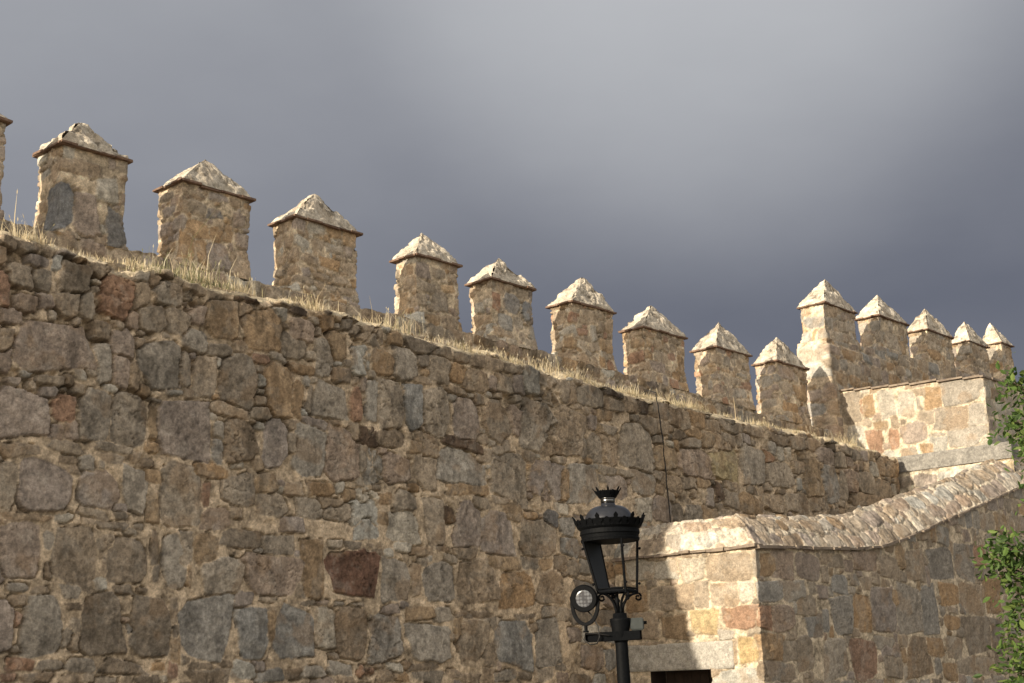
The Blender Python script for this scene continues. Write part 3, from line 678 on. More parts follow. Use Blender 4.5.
def build_battlement():
    rnd = random.Random(21)
    pal = 'tttooppdgdl'
    n0 = 1.30

    def ztop(s):
        return np.interp(s - 12.0, [-12, 2, 5, 9, 11], [6.60, 6.53, 6.45, 6.32, 6.30])
    st = courses(0, 23, 5.2, 6.7, (.16, .28), (.18, .45), pal, rnd)
    st += fill(st, 4, 23, 5.5, 6.65, pal, rnd, rmin=.026, nmax=700, keep=.7)
    wl = upright('battlement_wall', [(-12.0, n0), (10.9, n0)], 5.3, ztop, .019, .02, st, 31, relief=.022, stick=.018, mh=-.014,
                 mvar=.018, warp=.022, topcut=.05, lid=.66, mcol=(.43, .35, .25), gain=1.2)
    tag(wl, 'battlement wall with a long descending row of brick-edged merlons, rising behind the grassy ledge', 'wall')
    # u0, u1, thickness, cornice z, apex u, apex z, base z
    ms = [(-7.55, -6.50, .62, 7.68, -7.1, 8.10, 6.58), (-5.93, -5.00, .62, 7.63, -5.50, 8.06, 6.58), (-4.34, -3.24, .60, 7.59, -3.80, 8.08, 6.57),
          (-2.61, -1.46, .57, 7.55, -2.06, 8.06, 6.56), (-.48, .46, .55, 7.50, -.10, 7.96, 6.55),
          (1.05, 2.07, .55, 7.46, 1.52, 7.93, 6.53), (2.89, 4.02, .55, 7.45, 3.52, 8.02, 6.50),
          (4.74, 6.00, .55, 7.36, 5.36, 7.90, 6.45), (6.87, 8.04, .58, 7.37, 7.42, 7.97, 6.38), (8.86, 10.06, .57, 7.42, 9.40, 8.02, 6.32)]
    extra = {1: [(-.04, 6.90, .25, .29, 'G'), (.33, 6.88, .17, .26, 'p'), (.72, 6.78, .13, .24, 'G'), (.58, 7.22, .16, .14, 'l'), (.2, 7.42, .3, .1, 't')],
             2: [(.07, 6.80, .13, .17, 'o'), (.28, 6.79, .09, .17, 'o'), (.55, 6.78, .17, .17, 'p'), (.86, 6.72, .13, .2, 't'), (.46, 7.30, .12, .07, 'G'), (.25, 7.32, .14, .09, 't')],
             4: [(.12, 7.32, .16, .12, 'p'), (.45, 6.92, .16, .16, 'd'), (.2, 7.08, .22, .08, 't')],
             5: [(.44, 7.18, .2, .16, 'G'), (.80, 7.12, .1, .16, 'G'), (.3, 6.86, .15, .12, 'b'), (.1, 7.15, .1, .14, 'r'), (.92, 6.72, .09, .18, 'b')],
             6: [(.25, 7.02, .13, .06, 'r'), (.4, 7.28, .22, .12, 't'), (.85, 6.9, .2, .12, 'o')],
             7: [(1.02, 6.9, .12, .16, 'o'), (.35, 6.75, .2, .1, 'p')],
             8: [(.6, 6.62, .3, .1, 'g')],
             9: [(.35, 7.25, .3, .13, 'p'), (.85, 6.95, .22, .16, 'o'), (.3, 6.95, .26, .12, 'g'), (.4, 6.6, .3, .1, 'o')]}
    pals = ['tppdg', 'tpptlt', 'ttooptp', 'ttooptl', 'ttpttlo', 'tptgtl', 'ttotlrt', 'totorpt', 'otrpttg', 'tpgotp']
    labs = {0: 'merlon cut off by the left edge of the photo', 1: 'merlon with a big charcoal grey stone and a rounded grey corner stone',
            5: 'merlon with dark grey blocks across its middle', 6: 'merlon with a rounded knobbly cap'}
    for k, (a, b_, th, zc, au, az, zb) in enumerate(ms):
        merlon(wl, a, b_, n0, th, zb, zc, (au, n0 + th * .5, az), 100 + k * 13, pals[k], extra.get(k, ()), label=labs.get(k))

    # the higher stretch of wall at the right
    pal2 = 'ggtppotbd'
    st = courses(0, 12.5, 5.3, 8.7, (.2, .34), (.28, .6), pal2, rnd)
    st += fill(st, 0, 11, 6, 8.6, 'tgopd', rnd, rmin=.03, nmax=400, keep=.7)
    st = [(-.0 + .35, 7.92, .34, .19, 'l'), (.33, 7.58, .36, .16, 'l')] + [c for c in st if not (c[0] < .75 and c[1] > 7.3)]

    def zt2(s):
        return np.interp(s, [0, .65, 1.5, 3, 6, 12], [8.18, 8.18, 8.20, 8.3, 8.42, 8.5])
    tw = upright('tower_wall', [(10.8, 1.3 + .66), (10.8, 1.3), (21.5, 1.3)], 5.0, zt2, .024, .024, st, 61, relief=.018, stick=.014,
                 mh=-.010, mvar=.010, warp=.016, lid=.66, mcol=(.42, .34, .245), gain=1.25, colvar=.8, stain=.4, square=.6, round_=.1,
                 flare=lambda S, T: .055 * sstep(8.10, 8.06, T) * (S < 3))
    tag(tw, 'taller wall at the right with five pale merlons, stepping up from the battlements', 'wall')
    ms2 = [(10.85, 12.24, .65, 8.93, 11.55, 9.62, 8.17), (13.17, 14.56, .60, 9.08, 13.75, 9.70, 8.26), (15.43, 16.80, .58, 9.16, 16.0, 9.80, 8.35),
           (17.62, 18.74, .55, 9.25, 18.05, 9.85, 8.42), (19.50, 20.25, .60, 9.53, 19.62, 10.10, 8.45)]
    ex2 = {0: [(-.27, 8.58, .25, .13, 'b'), (-.42, 8.83, .10, .08, 't'), (-.17, 8.83, .15, .08, 'l'), (-.43, 8.30, .10, .11, 'b'), (-.27, 8.30, .055, .11, 'y'), (-.03, 8.30, .16, .11, 'b'), (.22, 8.56, .16, .11, 'b'), (.62, 8.32, .30, .11, 'g'), (.3, 8.80, .24, .10, 't'), (.75, 8.58, .28, .12, 'g'), (.90, 8.82, .25, .09, 'p')],
           1: [(.55, 8.62, .3, .2, 'g'), (1.0, 8.55, .14, .16, 'o')], 2: [(.3, 8.62, .3, .13, 'o')], 3: [], 4: [(-.3, 9.3, .2, .14, 'b'), (-.2, 8.95, .2, .12, 'o')]}
    for k, (a, b_, th, zc, au, az, zb) in enumerate(ms2):
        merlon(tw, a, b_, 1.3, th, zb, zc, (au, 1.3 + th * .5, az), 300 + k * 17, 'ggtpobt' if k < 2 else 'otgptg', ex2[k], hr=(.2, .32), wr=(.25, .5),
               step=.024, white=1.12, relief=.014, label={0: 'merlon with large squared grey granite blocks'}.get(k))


build_battlement()


# ------------------------------------------------------------------ stair parapet with the lit end face and doorway
WING_L = parse("0.44 3.13 0.25 0.14 l;0.87 3.10 0.20 0.14 l;1.30 3.07 0.19 0.16 l;1.88 3.06 0.35 0.19 t;0.35 2.74 0.20 0.18 o;0.80 2.73 0.22 0.16 g;1.15 2.73 0.17 0.17 t;1.40 2.75 0.13 0.17 t;1.78 2.72 0.23 0.16 t;2.09 2.74 0.13 0.14 l;0.46 2.38 0.25 0.18 t;0.95 2.34 0.21 0.16 o;1.44 2.38 0.22 0.17 y;1.98 2.41 0.26 0.15 r;1.86 1.99 0.05 0.15 t;2.08 2.00 0.15 0.16 y;1.86 1.68 0.36 0.10 l;0.15 2.40 0.14 0.18 t;0.70 3.27 0.18 0.07 t;1.23 3.27 0.19 0.05 t")
WING_R = parse("3.79 3.21 0.22 0.08 t;4.01 3.19 0.23 0.10 t;4.83 3.23 0.36 0.15 p;5.55 3.17 0.35 0.16 t;5.94 3.34 0.16 0.18 o;6.37 3.24 0.30 0.23 t;7.25 3.31 0.43 0.25 b;8.13 3.38 0.38 0.29 b;8.70 3.50 0.24 0.18 r;8.94 3.22 0.44 0.10 d;4.07 2.88 0.23 0.13 b;3.60 2.38 0.08 0.15 b;4.06 2.47 0.30 0.26 b;4.64 2.51 0.26 0.27 o;5.24 2.55 0.37 0.32 p;5.63 2.75 0.13 0.12 o;6.07 2.60 0.39 0.37 b;6.73 2.58 0.27 0.38 b;7.46 2.84 0.34 0.17 o;7.46 2.41 0.29 0.11 o;8.25 2.80 0.42 0.26 t;9.01 2.89 0.32 0.30 o;8.30 2.23 0.49 0.30 d;9.06 2.20 0.28 0.28 d;7.44 2.04 0.28 0.17 t;7.88 2.63 0.11 0.08 b;7.51 2.60 0.18 0.05 g;3.80 1.90 0.33 0.26 g;4.58 1.87 0.38 0.28 r;5.38 2.00 0.28 0.13 p;5.22 2.09 0.30 0.10 g;5.40 1.78 0.28 0.17 t;6.25 1.89 0.39 0.29 d;6.75 2.04 0.31 0.14 o;7.81 1.76 0.33 0.14 t;8.48 1.75 0.34 0.14 t;7.22 1.67 0.24 0.14 o;9.10 1.75 0.24 0.16 d;1.99 3.08 0.09 0.17 g;2.30 3.07 0.26 0.15 o;2.63 3.09 0.27 0.21 p;2.26 2.73 0.32 0.13 b;2.85 2.75 0.30 0.14 g;2.09 2.41 0.19 0.15 r;2.53 2.40 0.29 0.17 p;2.19 2.03 0.32 0.17 o;3.24 3.08 0.31 0.18 p;3.32 2.31 0.21 0.14 b;3.00 1.96 0.20 0.24 t;2.37 1.73 0.38 0.12 b;1.99 1.73 0.12 0.11 d;2.67 1.99 0.20 0.13 t;3.16 2.58 0.24 0.14 t")
UJ, NC = 1.97, -2.28


def zbot(s):
    """lower edge of the coping along the outer face"""
    u = UJ + (s - 2.28)
    return float(np.interp(u, [UJ, 3.6, 4.7, 5.4, 6.1, 7.73, 10.83, 15], [3.27, 3.33, 3.38, 3.455, 3.60, 4.02, 4.80, 5.85])) if s > 2.28 else 3.28


def build_wing():
    rnd = random.Random(5)
    wl = WING_L
    wr = [(c[0] - UJ + 2.28, c[1], c[2], c[3], c[4]) for c in WING_R]
    known = wl + wr + [(1.0, 1.96, .84, .19, 'l')]

    def avoid(s, t, a, b):
        return not any(abs(s - c[0]) < c[2] + a * .8 and abs(t - c[1]) < c[3] + b * .8 for c in known)
    bg = courses(0, 15.4, GROUND, 5.6, (.26, .42), (.22, .5), 'ggbttoppd', rnd, avoid=avoid)
    st = wl + wr + bg
    st += fill(st, 0, 15, 1.2, 4.8, 'tgpotd', rnd, rmin=.03, nmax=500, keep=.55)
    d0, d1, dz = .53, 1.50, 1.785
    S_, q = sample_path([(UJ, .35), (UJ, NC), (15.3, NC)], .5)
    o = upright('stair_parapet', [(UJ, 0), (UJ, NC), (15.3, NC)], GROUND, lambda s: zbot(s) + .03, .0165, .0165, st, 71, mh=-.010, mvar=.008,
                relief=.016, stick=.012, warp=.010, bev=.014, gap=.001, facet=.012, crev=.012, colvar=.7, stain=.35, mcol=(.48, .395, .285), square=.8, round_=.06, hole=lambda s, t: (s > d0) & (s < d1) & (t < dz), gain=1.08, crack=.5)
    tag(o, 'stone stair parapet with a sloping coping, its end face half in sunlight', 'parapet')
    # inner face and the doorway reveal
    bm = bmesh.new()

    def P(u, n, z):
        return bm.verts.new(W(u, n, z))
    ss = np.linspace(0, 13.3, 30)
    lo = [P(max(UJ + x, UJ + .55), NC + .62, GROUND) for x in ss]; hi = [P(max(UJ + x, UJ + .55), NC + .62, zbot(2.28 + x) + .02) for x in ss]
    for k in range(len(ss) - 1):
        bm.faces.new((lo[k + 1], lo[k], hi[k], hi[k + 1]))
    bm_obj('inner_face', bm, M_SLATE, o)
    bm = bmesh.new()
    # jambs, soffit
    a, b_, r = -d0, -d1, .34
    for (n1, n2) in ((a, a), (b_, b_)):
        v = [P(UJ, n1, GROUND), P(UJ + r, n1, GROUND), P(UJ + r, n1, dz), P(UJ, n1, dz)]
        bm.faces.new(v)
    bm.faces.new([P(UJ, a, dz), P(UJ + r, a, dz), P(UJ + r, b_, dz), P(UJ, b_, dz)])
    bm_obj('shade_dark_reveal', bm, M_DOOR, o)  # doorway shade painted in: reveal given the door's dark wood colour
    # plank door set back in the opening
    bm = bmesh.new()
    rot = Matrix((Vector(N), Vector(D), Vector((0, 0, 1)))).transposed()
    nb = 7
    for k in range(nb):
        c = W(UJ + r + .03 + .003 * (k % 2), a + (b_ - a) * (k + .5) / nb, (GROUND + dz) / 2)
        box(bm, c, ((d1 - d0) / nb - .006, .05, dz - GROUND), rot)
    dr = bm_obj('door', bm, M_DOOR, o)
    bm = bmesh.new()
    tube(bm, [W(UJ + r - .02, b_ + .16, .85), W(UJ + r - .02, b_ + .16, .95), W(UJ + r - .02, b_ + .16, 1.05)], .014)
    bm_obj('handle', bm, M_IRON, dr)
    # granite lintel: roughened block
    def block(name, n_a, n_b, z0, z1, seed, proud=.014, dep=.2):
        s_, q_ = sample_path([(UJ + dep, n_a), (UJ, n_a), (UJ, n_b), (UJ + dep, n_b)], .015)
        k = max(4, int((z1 - z0) / .015))
        tt = np.linspace(0, 1, k)
        base = W0 + D * q_[:, None, :1] + N * q_[:, None, 1:] + np.zeros((len(s_), k, 3))
        base[..., 2] = z0 + tt[None, :] * (z1 - z0)
        Nn = normals(base)
        S = np.repeat(s_[:, None], k, 1); T = base[..., 2]
        H = proud + .012 * fb2(S, T, 9, 5, seed, .6) - .012 * (np.clip(1 - np.minimum(tt, 1 - tt) / .06, 0, 1) ** 2)[None, :]
        V = base + Nn * H[..., None]
        cv = 1 + .35 * fb2(S, T, 24, 4, seed + 3, .7) + .25 * fb2(S, T, 3, 3, seed + 4)
        C = np.array((.37, .345, .30)) * cv[..., None]
        F = quads(len(s_), k)
        Vb = V.reshape(-1, 3); n0 = len(Vb)
        # under and top sides
        ex = []
        for row in (0, -1):
            ra = V[:, row]; rb = ra + D * .2
            ex.append(np.stack([ra, rb], 1))
        Vb = np.concatenate([Vb, ex[0].reshape(-1, 3), ex[1].reshape(-1, 3)])
        F = np.concatenate([F, quads(len(s_), 2, n0)[:, ::-1], quads(len(s_), 2, n0 + 2 * len(s_))])
        Cb = np.concatenate([C.reshape(-1, 3), np.tile((.3, .28, .24), (4 * len(s_), 1))])
        return link(raw_mesh(name, Vb, F, np.clip(Cb, .02, .7)), name, M_STONE, o)
    block('lintel', -.17, -1.84, dz + .002, 2.135, 81)
    # coping: slanted slabs bedded on a slope, turning the corner with a hip
    so, qo = sample_path([(UJ - .03, .0), (UJ - .03, NC - .03), (15.3, NC - .03)], .0165)
    L1 = abs(NC - .03)
    rid = np.zeros_like(qo)
    f1 = np.clip(so / L1, 0, 1); f2 = np.clip((so - L1) / (so[-1] - L1), 0, 1)
    seg1 = so <= L1
    rid[:, 0] = np.where(seg1, UJ + .42, UJ + .42 + (15.3 - UJ - .42) * f2)
    rid[:, 1] = np.where(seg1, 0 + (NC + .54) * f1, NC + .54)
    zb = np.array([zbot(x) for x in so]) + .03
    uu = qo[:, 0]
    zr = np.where(seg1, 3.77, np.interp(rid[:, 0], [UJ, 2.63, 5.3, 6.86, 9.11, 12.02, 15.3], [3.78, 3.79, 3.98, 4.36, 4.90, 5.68, 6.5]))
    zr = zr + .03 * fb2(so, so * 0, 3, 3, 12)
    tt = np.concatenate([np.linspace(0, 1, 44), np.linspace(1.06, 1.5, 8)])
    kx = np.minimum(tt, 1); kb = np.maximum(tt - 1, 0) * 2
    bul = kx + .10 * np.sin(kx * math.pi)
    inner = np.where(seg1[:, None], np.stack([rid[:, 0] + .25, rid[:, 1]], 1), np.stack([rid[:, 0], rid[:, 1] + .28], 1))
    uvp = qo[:, None, :] * (1 - kx)[None, :, None] + rid[:, None, :] * kx[None, :, None]
    uvp = uvp + (inner - rid)[:, None, :] * kb[None, :, None]
    zz = zb[:, None] + (zr - zb)[:, None] * (np.minimum(bul, 1.0))[None, :] - .3 * kb[None, :]
    base = W0 + D * uvp[..., :1] + N * uvp[..., 1:] + np.stack([0 * zz, 0 * zz, zz], -1)
    Nn = normals(base)
    S = np.repeat(so[:, None], len(tt), 1); T = np.repeat((tt * .62)[None, :], len(so), 0)
    # slabs lean along the run: shear the pattern
    Ssh = S + np.where(S > L1, .25, .0) * T
    st = courses(-.3, 2.25, 0, .62, (.26, .36), (.3, .7), 'lltp', rnd, gap=.010) + courses(2.4, 16.4, 0, 1.0, (.16, .36), (.18, .6), 'ttlpogltp', rnd, gap=.012, jit=.05)
    st += fill(st, 0, 16, 0, .65, 'tplg', rnd, rmin=.03, nmax=200, keep=.7)
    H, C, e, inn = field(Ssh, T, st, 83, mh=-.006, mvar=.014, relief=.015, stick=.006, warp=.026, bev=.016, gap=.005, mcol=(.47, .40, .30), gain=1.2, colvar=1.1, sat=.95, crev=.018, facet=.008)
    V = base + Nn * H[..., None]
    link(raw_mesh('coping', V.reshape(-1, 3), quads(len(so), len(tt)), C.reshape(-1, 3)), 'coping', M_STONE, o)
    # thin slab course under the coping
    bm = bmesh.new()
    x = 0.0
    while x < so[-1] - .3:
        w = rnd.uniform(.13, .34)
        k0 = np.searchsorted(so, x + w / 2)
        onl = so[k0] <= L1
        if onl and x + w > L1:
            w = max(.05, L1 - x); k0 = min(np.searchsorted(so, x + w / 2), len(so) - 1)
        p0 = qo[k0]
        d = Vector(-N) if onl else Vector(D)
        nn = Vector(-D) if onl else Vector(-N)
        slope = 0 if onl else math.atan((zbot(x + w) - zbot(x)) / w)
        rot = Matrix((d, -nn, Vector((0, 0, 1)))).transposed() @ Matrix.Rotation(-slope, 3, 'Y')
        dep = .2
        pr = rnd.uniform(.012, .05)
        c = Vector(W(p0[0], p0[1], zbot(so[k0]) + .012 + rnd.uniform(-.006, .006))) + nn * (pr - dep / 2)
        box(bm, c, (w - .008, dep, rnd.uniform(.026, .042)), rot, .006, rnd)
        x += w
    bm_obj('slab_course', bm, M_SLATE, o)


build_wing()


# ------------------------------------------------------------------ landing at the head of the stair and the flat-topped block behind
BLK = parse("-1.02 6.73 0.25 0.37 t;-0.83 6.76 0.06 0.23 r;-0.68 6.74 0.15 0.23 o;-0.27 6.73 0.18 0.31 l;0.12 6.67 0.18 0.25 l;0.37 6.63 0.04 0.14 g;0.66 6.70 0.17 0.22 o;1.27 6.74 0.42 0.24 g;0.96 6.26 0.34 0.22 g;1.50 6.26 0.19 0.20 g;1.26 5.86 0.39 0.19 g;-0.99 6.15 0.19 0.28 l;-0.44 6.33 0.15 0.11 o;-0.59 6.03 0.17 0.25 r;-0.20 6.04 0.11 0.20 r;0.21 6.09 0.29 0.22 p;0.49 5.69 0.14 0.16 o;0.70 5.80 0.17 0.19 l;0.50 6.33 0.17 0.14 t;-0.83 6.41 0.19 0.07 g;0.02 6.32 0.06 0.06 d;0.69 5.97 0.17 0.05 g;0.08 5.72 0.18 0.11 g")


def build_landing():
    rnd = random.Random(15)
    # riser wall of the landing, pale blocks below a granite course
    st = courses(0, 3.2, 3.8, 5.30, (.24, .34), (.3, .6), 'ltpyl', rnd)
    o = upright('stair_landing', [(10.96, .6), (10.96, -2.1)], 3.6, 5.37, .02, .02, st, 91, mh=-.006, mvar=.006, relief=.01, stick=.006, bev=.02,
                mcol=(.5, .42, .3), gain=1.25, sat=.85)
    tag(o, 'pale stone head of the stair edged in granite, below the sunlit block', 'stair')
    s_, q_ = sample_path([(11.25, .6), (10.93, .6), (10.93, -2.1), (11.25, -2.1)], .018)
    tt = np.linspace(0, 1, 18)
    base = W0 + D * q_[:, None, :1] + N * q_[:, None, 1:] + np.zeros((len(s_), 18, 3))
    base[..., 2] = 5.36 + tt[None, :] * .30
    Nn = normals(base)
    S = np.repeat(s_[:, None], 18, 1); T = base[..., 2]
    H = .008 * fb2(S, T, 7, 5, 201, .6) - .03 * (np.clip((tt - .86) / .14, 0, 1) ** 2)[None, :] - .012 * (1 - sstep(0, .012, np.abs(S - 1.32 - .02 * T)))
    V = base + Nn * H[..., None]
    C = np.array((.225, .212, .188)) * (1 + .5 * fb2(S, T, 22, 4, 203, .7) + .3 * fb2(S, T, 3, 3, 204))[..., None]
    topr = np.stack([V[:, -1], V[:, -1] + D * .32], 1)
    n0 = V.shape[0] * 18
    link(raw_mesh('granite_edge', np.concatenate([V.reshape(-1, 3), topr.reshape(-1, 3)]), np.concatenate([quads(len(s_), 18), quads(len(s_), 2, n0)]),
                  np.concatenate([C.reshape(-1, 3), np.tile((.22, .21, .185), (2 * len(s_), 1))])), 'granite_edge', M_STONE, o)
    st = [(c[0] + 1.5, c[1], c[2], c[3], c[4]) for c in BLK]

    def avoid(s, t, a, b):
        return s > 3.15 or not any(abs(s - c[0]) < c[2] + a * .8 and abs(t - c[1]) < c[3] + b * .8 for c in BLK2)
    BLK2 = st
    st = st + courses(0, 6.2, 5.3, 7.4, (.26, .36), (.3, .6), 'lltpg', rnd, avoid=avoid)
    st += fill(st, 0, 5.5, 5.5, 7.3, 'ltp', rnd, rmin=.045, nmax=60, keep=.6)

    def zt(s):
        return float(np.interp(s, [0, 3.18, 3.2, 6.3], [7.13, 6.91, 6.91, 6.99]))
    b_ = upright('corner_block', [(11.06, 1.5), (11.06, -1.68), (14.4, -1.68), (14.4, 1.5)], 4.6, zt, .02, .02, st, 95, mh=-.004, mvar=.006, relief=.011,
                 stick=.007, bev=.022, gap=.0, warp=.016, mcol=(.54, .455, .335), gain=1.02, crack=.5, lid=.5, square=.8, round_=.1, colvar=.65, stain=.25)
    tag(b_, 'flat-topped masonry block with bright sunlit side and shaded right face, below the pale merlons', 'wall')
    rot = Matrix((Vector(N), Vector(D), Vector((0, 0, 1)))).transposed()
    # thin capping slabs on the block
    bm = bmesh.new()
    x = 0
    while x < 3.16:
        w = min(rnd.uniform(.3, .6), 3.2 - x)
        box(bm, W(11.18, 1.5 - x - w / 2, zt(x + w / 2) + .022), (w - .006, .34, .036), rot, .006, rnd)
        x += w
    x = 0
    while x < 2.9:
        w = rnd.uniform(.3, .6)
        box(bm, W(11.36 + x + w / 2, -1.56, zt(3.2 + x) + .022), (.34, w - .006, .036), rot, .006, rnd)
        x += w
    bm_obj('capping_slab', bm, M_SLATE, b_)


build_landing()


# ------------------------------------------------------------------ dry grass on the terrace
def build_grass():
    rnd = np.random.RandomState(4)
    V = []; F = []; Cc = []
    nb = 12500
    u = rnd.uniform(-11.5, 10.8, nb)
    n = .01 + 1.2 * rnd.rand(nb) ** 2.2
    dens = fb2(u, n * .5, 1.6, 3, 3) + .25 * vn2(u * 6, n, 9)
    hh = .028 + .078 * rnd.rand(nb) ** 1.6
    hh *= np.clip(.85 + 1.7 * dens, .25, 2.0)
    tall = rnd.rand(nb) < .03
    hh = np.where(tall, hh * rnd.uniform(1.6, 2.6, nb), hh)
    tuft = [(-4.95, .25, .45, 110, 0.28), (-5.3, .5, .3, 60, .2), (-4.3, .2, .3, 60, .16), (-6.9, .3, .3, 60, .2), (.9, .35, .4, 120, .2), (9.3, .3, .3, 120, .22), (4.1, .3, .5, 100, .2), (-1.9, .3, .4, 100, .22)]
    for (tu, tn, r, k, h) in tuft:
        u = np.concatenate([u, tu + r * rnd.randn(k) * .45]); n = np.concatenate([n, np.clip(tn + .2 * rnd.randn(k), .02, 1.2)])
        hh = np.concatenate([hh, h * rnd.uniform(.4, 1.3, k)]); dens = np.concatenate([dens, np.full(k, .3)])
    # a few long bent stalks
    for (su, h) in ((-5.05, .95), (-4.75, .75), (-4.45, .5), (-7.0, .5), (-2.3, .4), (5.6, .45), (9.5, .4), (1.2, .42)):
        u = np.append(u, su); n = np.append(n, .2); hh = np.append(hh, h); dens = np.append(dens, .3)
    keep = (dens > -.06 + .13 * (u < -2.6))
    u, n, hh = u[keep], n[keep], hh[keep]
    z0 = wall_top(u) + .02 + .09 * np.minimum(1, n / .25) + .04 * vn2(u * 2.6, u * 0, 91)
    az = rnd.uniform(0, 2 * math.pi, len(u)); lean = rnd.uniform(.05, .55, len(u)); wd = rnd.uniform(.0022, .0048, len(u))
    pal = np.array([(.72, .62, .42), (.66, .55, .36), (.58, .47, .30), (.76, .69, .52), (.40, .36, .20)])
    for i in range(len(u)):
        d = np.array([math.cos(az[i]), math.sin(az[i]), 0]); sd = np.array([-d[1], d[0], 0]) if rnd.rand() < .5 else np.array([1., 0, 0])
        p0 = W(u[i], n[i], z0[i] - .01); h = hh[i]; ln = lean[i] * h
        c = pal[rnd.choice(5, p=(.3, .25, .2, .18, .07))] * rnd.uniform(.75, 1.15)
        if abs(u[i] + 5.0) < .5 and rnd.rand() < .5:
            c = np.array((.24, .24, .12)) * rnd.uniform(.7, 1.3)
        b0 = len(V)
        w = wd[i] * (1.5 if h > .35 else 1)
        for k, (t, ww) in enumerate(((0, 1), (.5, .8), (1, .25))):
            p = p0 + np.array([0, 0, h * t * (1 - .12 * t)]) + d * ln * t * t
            V.append(p - sd * w * ww); V.append(p + sd * w * ww); Cc.append(c); Cc.append(c)
        F.append((b0, b0 + 1, b0 + 3, b0 + 2)); F.append((b0 + 2, b0 + 3, b0 + 5, b0 + 4))
        if h > .13 and rnd.rand() < .35:      # seed head
            b1 = len(V)
            hd = rnd.uniform(.03, .06) * (1.4 if h > .35 else 1); up = np.array([0, 0, 1.0]) + d * lean[i] * 1.2
            V += [p - sd * .001, p + up * hd * .45 - sd * .006, p + up * hd, p + up * hd * .45 + sd * .006]; Cc += [c * .9] * 4
            F.append((b1, b1 + 1, b1 + 2, b1 + 3))
    o = link(raw_mesh('dry_grass', V, F, np.array(Cc), False), 'dry_grass', M_GRASS)
    tag(o, 'dry straw-coloured grass growing along the top of the shaded wall', 'grass', None, 'stuff')


build_grass()


# ------------------------------------------------------------------ street lamp with crown lantern
def empty(name, loc):
    o = bpy.data.objects.new(name, None); COL.objects.link(o)
    o.location = loc; o.empty_display_size = .2
    return o


